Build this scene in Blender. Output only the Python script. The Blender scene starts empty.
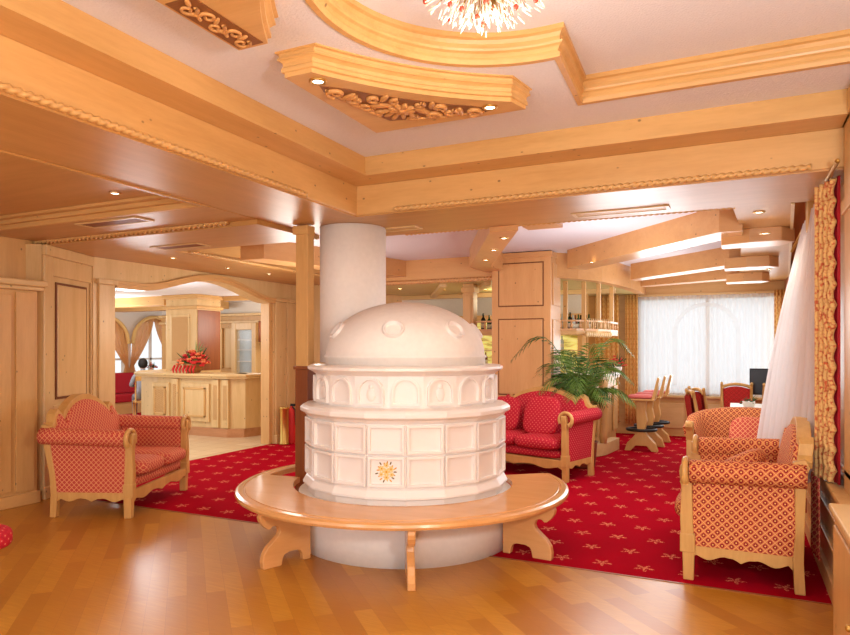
import bpy, bmesh, math, random
from mathutils import Vector, Matrix, geometry
random.seed(7)
PI = math.pi
S = bpy.context.scene
C = S.collection
# ------------------------------------------------------------------ camera
FX, FY = -0.4252, 0.9051
cam_d = bpy.data.cameras.new('camera'); cam = bpy.data.objects.new('camera', cam_d); C.objects.link(cam)
cam.location = (0, 0, 1.55)
cam.rotation_euler = (PI/2, 0, math.atan2(-FX, FY))
cam_d.sensor_width = 36; cam_d.lens = 36*660/850
cam_d.shift_y = 30.5/850
cam_d.clip_start = 0.05; cam_d.clip_end = 200
S.camera = cam
# ------------------------------------------------------------------ world / exposure
S.view_settings.view_transform = 'Standard'; S.view_settings.look = 'None'
S.view_settings.gamma = 1.0; S.view_settings.use_curve_mapping = False
S.view_settings.exposure = 0.14
w = bpy.data.worlds.new('daylight'); S.world = w; w.use_nodes = True
bg = w.node_tree.nodes['Background']
bg.inputs[0].default_value = (0.90, 0.96, 1.0, 1); bg.inputs[1].default_value = 1.2
# ------------------------------------------------------------------ lights
def lamp(name, kind, loc, power, col=(1, .82, .62), size=.1, rot=None, sx=None, sy=None, spot=2.2, blend=.8):
    d = bpy.data.lights.new(name, kind); d.energy = power; d.color = col
    if kind == 'AREA':
        d.shape = 'RECTANGLE'; d.size = sx; d.size_y = sy
    elif kind == 'SPOT':
        d.spot_size = spot; d.spot_blend = blend; d.shadow_soft_size = size
    else:
        d.shadow_soft_size = size
    o = bpy.data.objects.new(name, d); C.objects.link(o); o.location = loc
    if rot: o.rotation_euler = rot
    return o
WARM = (1, .96, .88)
NEU = (.93, .97, 1)
lamp('unseen_light', 'POINT', (.72, .9, 1.95), 165, NEU, .16)  # point lights without fixtures, added as key and fill for the rooms
lamp('unseen_light', 'POINT', (.3, -1.8, 1.8), 130, NEU, .4)
lamp('unseen_light', 'POINT', (-2.4, -1.2, 1.5), 75, NEU, .5)
lamp('unseen_light', 'POINT', (-4.4, 1.6, 2.0), 8, WARM, .4)
lamp('unseen_light', 'POINT', (-4.9, 6.8, 2.0), 42, WARM, .4)
lamp('unseen_light', 'POINT', (-1.1, 7.0, 1.8), 52, NEU, .4)
lamp('unseen_light', 'POINT', (-.9, 9.8, 2.0), 26, NEU, .35)
lamp('unseen_light', 'POINT', (-8.2, 7.2, 2.0), 60, NEU, .35)
lamp('unseen_light', 'POINT', (-11.4, 9.4, 2.0), 60, NEU, .35)
lamp('unseen_light', 'POINT', (-8.3, 10.6, 2.0), 45, WARM, .3)
lamp('bar_light', 'POINT', (-3.4, 10.3, 2.3), 15, (1, .92, .62), .15)
lamp('window_daylight', 'AREA', (-.4, 12.2, 1.6), 40, (.93, .97, 1), rot=(-PI/2, 0, 0), sx=2.2, sy=1.6)
# ------------------------------------------------------------------ helpers
def tag(o, label=None, cat=None, group=None, kind=None):
    if label: o['label'] = label
    if cat: o['category'] = cat
    if group: o['group'] = group
    if kind: o['kind'] = kind
    return o
def empty(name, loc=(0, 0, 0), rz=0, label=None, cat=None, group=None):
    o = bpy.data.objects.new(name, None); C.objects.link(o)
    o.location = loc; o.rotation_euler = (0, 0, rz); o.empty_display_size = .1
    return tag(o, label, cat, group)
class MB:
    def __init__(s): s.v = []; s.f = []; s.sm = []; s.mi = []
    def add(s, vs, fs, smooth=False, m=0):
        b = len(s.v); s.v += [tuple(p) for p in vs]
        for f in fs:
            s.f.append([b+i for i in f]); s.sm.append(smooth); s.mi.append(m)
        return s
    def box(s, x0, x1, y0, y1, z0, z1, m=0, rz=0, c=None):
        vs = [(x, y, z) for z in (z0, z1) for y in (y0, y1) for x in (x0, x1)]
        if rz:
            cx, cy = c or ((x0+x1)/2, (y0+y1)/2); co, si = math.cos(rz), math.sin(rz)
            vs = [(cx+(x-cx)*co-(y-cy)*si, cy+(x-cx)*si+(y-cy)*co, z) for x, y, z in vs]
        return s.add(vs, [(0, 2, 3, 1), (4, 5, 7, 6), (0, 1, 5, 4), (2, 6, 7, 3), (0, 4, 6, 2), (1, 3, 7, 5)], False, m)
    def poly(s, pts, z0, z1, m=0, plane='xy', smooth=False):
        """prism of a 2D polygon (list) between z0 and z1 of the third axis"""
        n = len(pts)
        A = sum(pts[i][0]*pts[(i+1) % n][1]-pts[(i+1) % n][0]*pts[i][1] for i in range(n))
        if A < 0: pts = pts[::-1]
        if plane == 'xy': mk = lambda p, t: (p[0], p[1], t)
        elif plane == 'xz': mk = lambda p, t: (p[0], t, p[1])
        else: mk = lambda p, t: (t, p[0], p[1])
        vs = [mk(p, z0) for p in pts]+[mk(p, z1) for p in pts]
        fl = plane == 'xz'
        fs = []
        tri = geometry.tessellate_polygon([[Vector((p[0], p[1], 0)) for p in pts]])
        for t in tri:
            a, b, c = t
            ar = (pts[b][0]-pts[a][0])*(pts[c][1]-pts[a][1])-(pts[c][0]-pts[a][0])*(pts[b][1]-pts[a][1])
            if ar < 0: a, b, c = a, c, b
            fs.append((c, b, a)); fs.append((a+n, b+n, c+n))
        for i in range(n):
            j = (i+1) % n; fs.append((i, j, j+n, i+n))
        if fl: fs = [tuple(reversed(f)) for f in fs]
        return s.add(vs, fs, smooth, m)
    def tube(s, path, r, n=8, m=0, cap=True, flat=None):
        P = [Vector(p) for p in path]; k = len(P)
        R = r if isinstance(r, (list, tuple)) else [r]*k
        vs = []; fs = []
        up = Vector((0, 0, 1)); prev = None
        for i in range(k):
            t = (P[min(i+1, k-1)]-P[max(i-1, 0)]).normalized()
            if prev is None:
                a = up if abs(t.z) < .9 else Vector((1, 0, 0))
                nx = t.cross(a).normalized()
            else:
                nx = (prev-t*prev.dot(t))
                nx = nx.normalized() if nx.length > 1e-6 else t.cross(up).normalized()
            prev = nx; ny = t.cross(nx)
            for j in range(n):
                a = 2*PI*j/n; fl = flat or 1
                vs.append(P[i]+nx*math.cos(a)*R[i]*fl+ny*math.sin(a)*R[i])
        for i in range(k-1):
            for j in range(n):
                q = (j+1) % n
                fs.append((i*n+j, (i+1)*n+j, (i+1)*n+q, i*n+q)[::-1])
        if cap: fs.append(tuple(range(n))); fs.append(tuple((k-1)*n+j for j in range(n))[::-1])
        return s.add(vs, fs, True, m)
    def lathe(s, prof, c=(0, 0), n=24, m=0, a0=0, a1=2*PI, smooth=True, phase=0):
        full = abs(a1-a0-2*PI) < 1e-6; k = n if full else n+1
        vs = []; fs = []
        for (r, z) in prof:
            for j in range(k):
                a = a0+(a1-a0)*j/n+phase; vs.append((c[0]+r*math.cos(a), c[1]+r*math.sin(a), z))
        for i in range(len(prof)-1):
            for j in range(n):
                q = (j+1) % k
                fs.append((i*k+j, i*k+q, (i+1)*k+q, (i+1)*k+j))
        s.add(vs, fs, smooth, m)
        if full:
            L = len(vs); b = len(s.v)-L
            if prof[0][0] > 1e-4: s.f.append([b+j for j in range(k)][::-1]); s.sm.append(False); s.mi.append(m)
            if prof[-1][0] > 1e-4: s.f.append([b+(len(prof)-1)*k+j for j in range(k)]); s.sm.append(False); s.mi.append(m)
        return s
    def ell(s, c, r, n=12, k=8, m=0, M=None):
        vs = []; fs = []
        for i in range(k+1):
            ph = PI*i/k
            for j in range(n):
                a = 2*PI*j/n
                v = Vector((r[0]*math.sin(ph)*math.cos(a), r[1]*math.sin(ph)*math.sin(a), r[2]*math.cos(ph)))
                if M: v = M @ v
                vs.append((c[0]+v.x, c[1]+v.y, c[2]+v.z))
        for i in range(k):
            for j in range(n):
                q = (j+1) % n; fs.append((i*n+j, (i+1)*n+j, (i+1)*n+q, i*n+q))
        return s.add(vs, fs, True, m)
    def grid(s, fn, nu, nv, m=0, smooth=True):
        vs = [fn(i/nu, j/nv) for j in range(nv+1) for i in range(nu+1)]
        fs = [(j*(nu+1)+i, j*(nu+1)+i+1, (j+1)*(nu+1)+i+1, (j+1)*(nu+1)+i) for j in range(nv) for i in range(nu)]
        return s.add(vs, fs, smooth, m)
    def pillow(s, x0, x1, y0, y1, z0, z1, p=4, n=14, m=0, M=None):
        """soft cushion: superellipsoid block"""
        vs = []; fs = []
        cx, cy, cz = (x0+x1)/2, (y0+y1)/2, (z0+z1)/2
        hx, hy, hz = (x1-x0)/2, (y1-y0)/2, (z1-z0)/2
        k = n; nn = 2*n
        sg = lambda v, e: math.copysign(abs(v)**e, v)
        e = 2/p
        for i in range(k+1):
            ph = -PI/2+PI*i/k
            for j in range(nn):
                a = 2*PI*j/nn
                v = Vector((hx*sg(math.cos(ph), .6)*sg(math.cos(a), e), hy*sg(math.cos(ph), .6)*sg(math.sin(a), e), hz*sg(math.sin(ph), .6)))
                if M: v = M @ v
                vs.append((cx+v.x, cy+v.y, cz+v.z))
        for i in range(k):
            for j in range(nn):
                q = (j+1) % nn; fs.append((i*nn+j, i*nn+q, (i+1)*nn+q, (i+1)*nn+j))
        return s.add(vs, fs, True, m)
    def build(s, name, mat, parent=None, bevel=0, uv=False, subd=0, seg=2):
        me = bpy.data.meshes.new(name)
        me.from_pydata(s.v, [], s.f)
        for mm in (mat if isinstance(mat, (list, tuple)) else [mat]): me.materials.append(mm)
        me.polygons.foreach_set('use_smooth', s.sm); me.polygons.foreach_set('material_index', s.mi)
        if uv:
            ul = me.uv_layers.new(name='UVMap')
            for p in me.polygons:
                nn = p.normal; ax = max(range(3), key=lambda i: abs(nn[i]))
                for li in p.loop_indices:
                    co = me.vertices[me.loops[li].vertex_index].co
                    ul.data[li].uv = ((co.y, co.z) if ax == 0 else (co.x, co.z) if ax == 1 else (co.x, co.y))
        me.validate(); me.update()
        o = bpy.data.objects.new(name, me); C.objects.link(o)
        if parent: o.parent = parent
        if bevel:
            b = o.modifiers.new('bevel', 'BEVEL'); b.width = bevel; b.segments = seg; b.limit_method = 'ANGLE'; b.angle_limit = math.radians(40)
        return o
def copy_tree(o, parent=None):
    c = o.copy(); C.objects.link(c)
    if parent: c.parent = parent
    for ch in list(o.children): copy_tree(ch, c)
    return c
def struct(o): o['kind'] = 'structure'; return o
# ------------------------------------------------------------------ materials
def lin(c):
    f = lambda v: v/12.92 if v <= .04045 else ((v+.055)/1.055)**2.4
    return (f(c[0]/255), f(c[1]/255), f(c[2]/255), 1)
class NT:
    def __init__(s, name, rough=.5, spec=.5):
        s.m = bpy.data.materials.new(name); s.m.use_nodes = True; s.t = s.m.node_tree
        s.b = s.t.nodes['Principled BSDF']; s.b.inputs['Roughness'].default_value = rough
        s.b.inputs['Specular IOR Level'].default_value = spec
    def n(s, typ, **k):
        nd = s.t.nodes.new(typ)
        for a, b in k.items(): setattr(nd, a, b)
        return nd
    def l(s, a, b): s.t.links.new(a, b)
    def math(s, op, a, b=None, c=None):
        nd = s.n('ShaderNodeMath', operation=op)
        for i, v in enumerate((a, b, c)):
            if v is None: continue
            if isinstance(v, (int, float)): nd.inputs[i].default_value = v
            else: s.l(v, nd.inputs[i])
        return nd.outputs[0]
    def mix(s, fac, a, b, blend='MIX'):
        nd = s.n('ShaderNodeMix', data_type='RGBA', blend_type=blend)
        for i, v in ((0, fac), (6, a), (7, b)):
            if isinstance(v, (int, float, tuple)): nd.inputs[i].default_value = v
            else: s.l(v, nd.inputs[i])
        return nd.outputs[2]
    def coord(s, scale=(1, 1, 1), rot=(0, 0, 0), out='Object'):
        tc = s.n('ShaderNodeTexCoord'); mp = s.n('ShaderNodeMapping')
        mp.inputs['Scale'].default_value = scale; mp.inputs['Rotation'].default_value = rot
        s.l(tc.outputs[out], mp.inputs[0]); return mp.outputs[0]
    def noise(s, vec, scale=5, detail=3, rough=.5):
        nd = s.n('ShaderNodeTexNoise'); nd.inputs['Scale'].default_value = scale; nd.inputs['Detail'].default_value = detail
        nd.inputs['Roughness'].default_value = rough
        if vec is not None: s.l(vec, nd.inputs['Vector'])
        return nd
    def ramp(s, fac, stops):
        nd = s.n('ShaderNodeValToRGB'); s.l(fac, nd.inputs[0]); e = nd.color_ramp.elements
        while len(e) < len(stops): e.new(.5)
        for q, (p, c) in zip(e, stops): q.position = p; q.color = c
        return nd.outputs[0]
    def bump(s, h, strength=.3, dist=.01):
        nd = s.n('ShaderNodeBump'); nd.inputs['Strength'].default_value = strength; nd.inputs['Distance'].default_value = dist
        s.l(h, nd.inputs['Height']); s.l(nd.outputs[0], s.b.inputs['Normal'])
    def col(s, c):
        if isinstance(c, tuple): s.b.inputs['Base Color'].default_value = c
        else: s.l(c, s.b.inputs['Base Color'])
def plain(name, c, rough=.5, spec=.4, metal=0, emit=None, es=0):
    t = NT(name, rough, spec); t.col(lin(c)); t.b.inputs['Metallic'].default_value = metal
    if emit: t.b.inputs['Emission Color'].default_value = lin(emit); t.b.inputs['Emission Strength'].default_value = es
    return t.m
def wood(name, c1, c2, axis='z', rough=.38, knots=True, spec=.4, coat=0):
    t = NT(name, rough, spec)
    st = {'x': (.12, 1, 1), 'y': (1, .12, 1), 'z': (1, 1, .12)}[axis]
    v = t.coord(st)
    n1 = t.noise(v, 9, 5, .6); n2 = t.noise(v, 60, 3, .6)
    f = t.math('ADD', t.math('MULTIPLY', n1.outputs[0], .7), t.math('MULTIPLY', n2.outputs[0], .3))
    c = t.ramp(f, [(.3, lin(c2)), (.62, lin(c1))])
    n3 = t.noise(t.coord(), 1.3, 2)
    c = t.mix(t.math('MULTIPLY', n3.outputs[0], .35), c, lin(tuple(min(255, a*b) for a, b in zip(c1, (1.06, 1.02, .96)))))
    if knots:
        vo = t.n('ShaderNodeTexVoronoi'); vo.inputs['Scale'].default_value = 9
        st2 = {'x': (.7, 1, 1), 'y': (1, .7, 1), 'z': (1, 1, .7)}[axis]
        t.l(t.coord(st2), vo.inputs['Vector'])
        k = t.ramp(vo.outputs['Distance'], [(.05, (1, 1, 1, 1)), (.09, (0, 0, 0, 1))])
        c = t.mix(t.math('MULTIPLY', k, .75), c, lin(tuple(a*.5 for a in c2)))
    t.col(c)
    if coat:
        t.b.inputs['Coat Weight'].default_value = coat; t.b.inputs['Coat Roughness'].default_value = .12
    return t.m
PB, PD = (216, 170, 108), (196, 148, 86)        # honey pine of the beams
LB, LD = (222, 188, 134), (204, 166, 108)       # pale cream pine
M = {}
for ax in 'xyz':
    M['pine_'+ax] = wood('honey_pine_'+ax, PB, PD, ax)
    M['pale_'+ax] = wood('pale_pine_'+ax, LB, LD, ax, .35)
    M['soft_'+ax] = wood('lacquered_soffit_'+ax, (198, 148, 86), (178, 128, 68), ax, .36, False, .5)
    M['rosy_'+ax] = wood('rosy_larch_'+ax, (214, 162, 108), (200, 146, 92), ax, .3)
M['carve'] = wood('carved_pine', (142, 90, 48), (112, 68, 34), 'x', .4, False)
M['carved'] = wood('carved_relief', (206, 150, 88), (180, 122, 66), 'x', .45, False)
M['dark'] = wood('brown_stained_pine', (150, 84, 44), (122, 62, 30), 'z', .4, False)
M['bench'] = wood('bench_beech', (222, 164, 104), (206, 146, 86), 'x', .25, False, .5, .35)
M['sofaw'] = wood('sofa_ash', (214, 166, 98), (190, 138, 72), 'z', .38, False)
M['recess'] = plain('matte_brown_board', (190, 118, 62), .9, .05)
M['plinth'] = wood('plinth_brown', (196, 140, 96), (170, 112, 72), 'x', .4, False)
M['canopy_tint'] = wood('canopy_board_green_tint', (206, 190, 130), (190, 172, 108), 'x', .4)  # canopy boards, greenish reflected light put into the colour
M['groove_shade'] = plain('groove_shade_brown', (120, 70, 36), .6)  # flat dark strips, recess shade put into the colour
def stucco(name, c, sc=90, st=.5):
    t = NT(name, .9, .1); n = t.noise(t.coord(), sc, 3); t.bump(n.outputs[0], st, .01)
    t.col(t.mix(n.outputs[0], lin(tuple(a*.95 for a in c)), lin(c))); return t.m
M['stucco'] = stucco('ceiling_stucco', (238, 234, 238))
M['plaster'] = stucco('white_plaster', (248, 240, 232), 25, .12)
M['white_wall'] = stucco('white_wall', (232, 220, 205), 40, .1)
def ceramic():
    t = NT('glazed_ceramic', .32, .45); n = t.noise(t.coord(), 14, 3); t.bump(n.outputs[0], .12, .01)
    n2 = t.noise(t.coord(), 5, 3)
    t.col(t.mix(n2.outputs[0], lin((238, 228, 220)), lin((244, 236, 230)))); return t.m
M['ceramic'] = ceramic()
def parquet():
    t = NT('oak_parquet', .34, .45)
    v = t.coord((1, 1, 1), (0, 0, -math.radians(135)))
    br = t.n('ShaderNodeTexBrick'); br.offset = .37; br.inputs['Scale'].default_value = 1
    br.inputs['Brick Width'].default_value = .95; br.inputs['Row Height'].default_value = .115; br.inputs['Mortar Size'].default_value = .0007
    br.inputs['Mortar Smooth'].default_value = .3; br.inputs['Bias'].default_value = -.1
    br.inputs['Color1'].default_value = lin((200, 140, 46)); br.inputs['Color2'].default_value = lin((166, 100, 22)); br.inputs['Mortar'].default_value = lin((140, 78, 26))
    t.l(v, br.inputs['Vector'])
    g = t.noise(t.coord((.08, 1, 1), (0, 0, -math.radians(135))), 60, 4, .65)
    sc = t.n('ShaderNodeMapping'); 
    c = t.mix(t.math('MULTIPLY', t.ramp(g.outputs[0], [(.42, (1, 1, 1, 1)), (.62, (0, 0, 0, 1))]), .28), br.outputs['Color'], lin((158, 88, 28)))
    n = t.noise(t.coord(), 1.1, 2); c = t.mix(t.math('MULTIPLY', n.outputs[0], .25), c, lin((206, 144, 46)))
    t.col(c); t.b.inputs['Coat Weight'].default_value = .15; t.b.inputs['Coat Roughness'].default_value = .25
    return t.m
M['parquet'] = parquet()
def carpet():
    t = NT('red_carpet', .95, .02)
    v = t.coord(); sp = t.n('ShaderNodeSeparateXYZ'); t.l(v, sp.inputs[0])
    cx, cy = .29, .36
    y = t.math('DIVIDE', sp.outputs[1], cy); row = t.math('FLOOR', y)
    off = t.math('MULTIPLY', t.math('MODULO', t.math('ABSOLUTE', row), 2), .5)
    x = t.math('ADD', t.math('DIVIDE', sp.outputs[0], cx), off)
    fx = t.math('MULTIPLY', t.math('SUBTRACT', t.math('FRACT', x), .5), cx)
    fy = t.math('MULTIPLY', t.math('SUBTRACT', t.math('FRACT', y), .5), cy)
    r = t.math('SQRT', t.math('ADD', t.math('MULTIPLY', fx, fx), t.math('MULTIPLY', fy, fy)))
    an = t.math('ARCTAN2', fy, fx)
    pet = t.math('ADD', .042, t.math('MULTIPLY', t.math('COSINE', t.math('ADD', t.math('MULTIPLY', an, 5), .6)), .03))
    m1 = t.math('LESS_THAN', r, pet)
    nz = t.noise(v, 75, 2); m2 = t.math('GREATER_THAN', nz.outputs[0], .49)
    n = t.noise(v, 2, 3); base = t.mix(n.outputs[0], lin((150, 4, 24)), lin((178, 8, 34)))
    c = t.mix(t.math('MULTIPLY', t.math('MULTIPLY', m1, m2), .8), base, lin((240, 150, 110)))
    t.col(c); nn = t.noise(v, 400, 2); t.bump(nn.outputs[0], .4, .004); return t.m
M['carpet'] = carpet()
def tiles():
    t = NT('stone_tiles', .25, .5); br = t.n('ShaderNodeTexBrick'); br.offset = 0
    for k, q in (('Brick Width', .33), ('Row Height', .33), ('Mortar Size', .004), ('Scale', 1)): br.inputs[k].default_value = q
    br.inputs['Color1'].default_value = lin((226, 200, 160)); br.inputs['Color2'].default_value = lin((216, 188, 146)); br.inputs['Mortar'].default_value = lin((186, 156, 118))
    t.l(t.coord(), br.inputs['Vector']); t.col(br.outputs['Color']); return t.m
M['tiles'] = tiles()
def fabric(name, s_, ground, core, dot, line, rough=.8, rc=.24, rd=.09, lw=.44):
    t = NT(name, rough, .2)
    uv = t.n('ShaderNodeTexCoord').outputs['UV']; sp = t.n('ShaderNodeSeparateXYZ'); t.l(uv, sp.inputs[0])
    a = t.math('DIVIDE', t.math('ADD', sp.outputs[0], sp.outputs[1]), s_); b = t.math('DIVIDE', t.math('SUBTRACT', sp.outputs[0], sp.outputs[1]), s_)
    fa = t.math('ABSOLUTE', t.math('SUBTRACT', t.math('FRACT', a), .5)); fb = t.math('ABSOLUTE', t.math('SUBTRACT', t.math('FRACT', b), .5))
    r = t.math('SQRT', t.math('ADD', t.math('MULTIPLY', fa, fa), t.math('MULTIPLY', fb, fb)))
    mx = t.math('MAXIMUM', fa, fb)
    c = t.mix(t.math('GREATER_THAN', mx, lw), lin(ground), lin(line))
    c = t.mix(t.math('LESS_THAN', r, rc), c, lin(core))
    c = t.mix(t.math('LESS_THAN', r, rd), c, lin(dot))
    t.col(c); return t.m
M['fab_gold'] = fabric('gold_lattice_brocade', .056, (206, 110, 72), (148, 20, 34), (240, 190, 110), (232, 172, 100), rc=.33, rd=.13)
M['fab_left'] = fabric('red_lattice_brocade', .046, (198, 74, 66), (182, 56, 54), (222, 130, 90), (226, 160, 108), rc=.26, rd=.1, lw=.41)
M['fab_red'] = fabric('crimson_brocade', .05, (192, 36, 54), (200, 44, 60), (222, 140, 112), (182, 34, 50), rc=.3, rd=.13)
M['fab_chair'] = fabric('chair_brocade', .07, (176, 30, 34), (150, 16, 24), (214, 110, 70), (196, 60, 44))
M['red'] = plain('plain_red_fabric', (176, 20, 34), .8)
M['lattice'] = fabric('cane_lattice', .035, (196, 150, 98), (166, 118, 70), (150, 100, 58), (222, 184, 130))
def glassy(name, c, alpha):
    t = NT(name, .1, .5); t.col(lin(c)); t.b.inputs['Alpha'].default_value = alpha; return t.m
def sheer(name, c, alpha, tr=.5):
    m = bpy.data.materials.new(name); m.use_nodes = True; nt = m.node_tree; nt.nodes.clear()
    o = nt.nodes.new('ShaderNodeOutputMaterial'); d = nt.nodes.new('ShaderNodeBsdfDiffuse'); q = nt.nodes.new('ShaderNodeBsdfTranslucent'); p = nt.nodes.new('ShaderNodeBsdfTransparent')
    a = nt.nodes.new('ShaderNodeMixShader'); b = nt.nodes.new('ShaderNodeMixShader')
    d.inputs[0].default_value = q.inputs[0].default_value = lin(c)
    a.inputs[0].default_value = tr; b.inputs[0].default_value = alpha
    nt.links.new(d.outputs[0], a.inputs[1]); nt.links.new(q.outputs[0], a.inputs[2])
    nt.links.new(p.outputs[0], b.inputs[1]); nt.links.new(a.outputs[0], b.inputs[2]); nt.links.new(b.outputs[0], o.inputs[0])
    return m
M['sheer'] = sheer('window_voile', (252, 252, 252), .4, .7)
M['sheer2'] = sheer('side_voile', (246, 238, 236), .86, .55)
M['glass'] = glassy('window_glass', (235, 245, 250), .12)
M['brass'] = plain('brass', (212, 170, 90), .3, .5, .9)
M['white'] = plain('white_paint', (236, 228, 214), .45)
M['black'] = plain('black', (22, 20, 20), .5)
M['screen'] = plain('dark_screen', (40, 38, 42), .3)
M['lamp_on'] = plain('lit_lens', (255, 244, 220), .4, emit=(255, 240, 210), es=9)
M['backlit'] = plain('backlit_yellow_glass', (215, 200, 110), .4, emit=(232, 220, 120), es=.5)
def backl():
    t = NT('backlit_yellow_glass', .4, .3); n = t.noise(t.coord((1, 1, 5)), 3, 4, .6)
    c = t.ramp(n.outputs[0], [(.35, lin((150, 124, 44))), (.6, lin((236, 224, 130)))]); t.col(c)
    t.l(c, t.b.inputs['Emission Color']); t.b.inputs['Emission Strength'].default_value = .7; return t.m
M['backlit'] = backl()
M['leaf'] = plain('palm_leaf', (104, 136, 56), .45)
M['leaf2'] = plain('leaf_dark', (58, 92, 40), .5)
M['terracotta'] = plain('terracotta', (150, 80, 50), .7)
M['flower_red'] = plain('petal_red', (206, 40, 34), .6)
M['flower_or'] = plain('petal_orange', (228, 120, 70), .6)
M['wicker'] = wood('wicker', (180, 120, 64), (130, 80, 36), 'x', .6, False)
M['skin'] = plain('skin', (214, 160, 130), .6)
M['hair'] = plain('hair', (26, 20, 18), .7)
M['shirt'] = plain('grey_shirt', (150, 152, 162), .8)
M['chrome'] = plain('steel', (200, 200, 205), .25, .5, .9)
M['gold_drape'] = fabric('gold_drape', .09, (222, 170, 96), (206, 140, 74), (240, 200, 130), (232, 190, 120))
M['gold_net'] = sheer('gold_swag_fabric', (240, 196, 136), .8, .6)
def lace():
    t = NT('gold_lace', .8, .2); v = t.coord(); vo = t.n('ShaderNodeTexVoronoi'); vo.inputs['Scale'].default_value = 55; t.l(v, vo.inputs['Vector'])
    c = t.ramp(vo.outputs['Distance'], [(.5, lin((226, 180, 112))), (.8, lin((190, 90, 54)))]); t.col(c); return t.m
M['lace'] = lace()
# ------------------------------------------------------------------ floors
b = MB(); b.add([(-7.2, -2.5, 0), (1.2, -2.5, 0), (1.2, 4.65, 0), (-6.3, 4.65, 0), (-7.2, 4.65, 0)], [(0, 1, 2, 3, 4)])
struct(b.build('floor', M['parquet']))
b = MB(); b.add([(-6.8, 4.65, 0), (1.2, 4.65, 0), (1.2, 12.6, 0), (-6.8, 12.6, 0)], [(0, 1, 2, 3)])
struct(b.build('floor', M['carpet']))
b = MB(); b.add([(-16, 4.65, 0), (-6.8, 4.65, 0), (-6.8, 15, 0), (-11, 15, 0), (-11, 9.6, 0), (-16, 9.6, 0)], [(0, 1, 2, 3, 4, 5)])
struct(b.build('floor', M['tiles']))
b = MB(); b.add([(-16, 9.6, 0), (-11, 9.6, 0), (-11, 15, 0), (-16, 15, 0)], [(0, 1, 2, 3)])
struct(b.build('floor', M['carpet']))
b = MB(); b.box(-6.3, 1.0, 4.64, 4.655, 0, .004); struct(b.build('trim_1', M['dark']))
# ------------------------------------------------------------------ central ceiling
ZC, ZU, ZT, ZS = 3.05, 3.20, 2.9, 2.66
cc = (-.93, 2.56); cr = .84
loop = []
a0 = math.radians(90-4); a1 = math.radians(270+4)
# tray outline, counter-clockwise seen from above: right arm rectangle joined to a circle
loop += [(.9, 1.07), (.9, 4.06), (-.855, 4.06)]
n = 40
for i in range(n+1):
    a = a0+(a1-a0)*i/n; loop.append((-.88+.80*math.cos(a), cc[1]+.80*math.sin(a)))
loop += [(-.855, 1.07)]
outer = [(-3.0, -.2), (1.0, -.2), (1.0, 4.6), (-3.0, 4.6)]
allp = outer+loop
tri = geometry.tessellate_polygon([[Vector((x, y, 0)) for x, y in outer], [Vector((x, y, 0)) for x, y in loop]])
b = MB(); b.add([(x, y, ZC) for x, y in allp], [tuple(t) for t in tri]); struct(b.build('ceiling', M['stucco']))
b = MB(); b.box(-2.2, 1.0, .9, 4.2, ZU, ZU+.05); struct(b.build('ceiling', M['stucco']))
def offset(lp, d):
    out = []; k = len(lp)
    for i in range(k):
        p0, p1, p2 = Vector(lp[i-1]), Vector(lp[i]), Vector(lp[(i+1) % k])
        e1 = (p1-p0).normalized(); e2 = (p2-p1).normalized()
        n1 = Vector((-e1.y, e1.x)); n2 = Vector((-e2.y, e2.x)); mm = (n1+n2)
        mm = mm/max(.35, mm.dot(n1)) if mm.length > 1e-6 else n1
        q = p1+mm*d; out.append((q.x, q.y))
    return out
prof = [(-.02, ZC), (-.02, ZC-.008), (.012, ZC-.008), (.016, ZC+.015), (.004, ZC+.02), (.002, ZC+.035), (.012, ZC+.05), (.026, ZC+.058), (.03, ZC+.07), (.012, ZC+.078), (.012, ZC+.10), (.022, ZC+.118), (.038, ZC+.125), (.038, ZU)]
rings = [(offset(loop, d), z) for d, z in prof]
b = MB(); k = len(loop); vs = []; fs = []
for rg, z in rings: vs += [(x, y, z) for x, y in rg]
for i in range(len(rings)-1):
    for j in range(k):
        q = (j+1) % k; fs.append((i*k+j, (i+1)*k+j, (i+1)*k+q, i*k+q))
b.add(vs, fs); struct(b.build('trim_2', M['pine_x']))
# beams around the raised ceiling
def lip(b, x0, x1, y0, y1, z): b.box(x0, x1, y0, y1, z-.012, z)
b = MB(); b.box(-3.7, -2.86, -1.2, 4.75, ZS, ZT); struct(b.build('trim_3', M['pine_y'], bevel=.004))
b = MB(); b.box(-3.7, -2.63, -1.2, 4.49, ZT, ZC+.1); b.box(-2.63, -2.615, -1.2, 4.49-.015, ZT, ZT+.018); struct(b.build('trim_4', M['pine_y']))
b = MB(); b.box(-3.7, .66, 4.75, 5.72, ZS, ZT); struct(b.build('trim_5', M['pine_x'], bevel=.004))
b = MB(); b.box(-3.7, 1.2, 4.49, 5.72, ZT, ZC+.1); b.box(-2.615, 1.2, 4.475, 4.49, ZT, ZT+.018); struct(b.build('trim_6', M['pine_x']))
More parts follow.
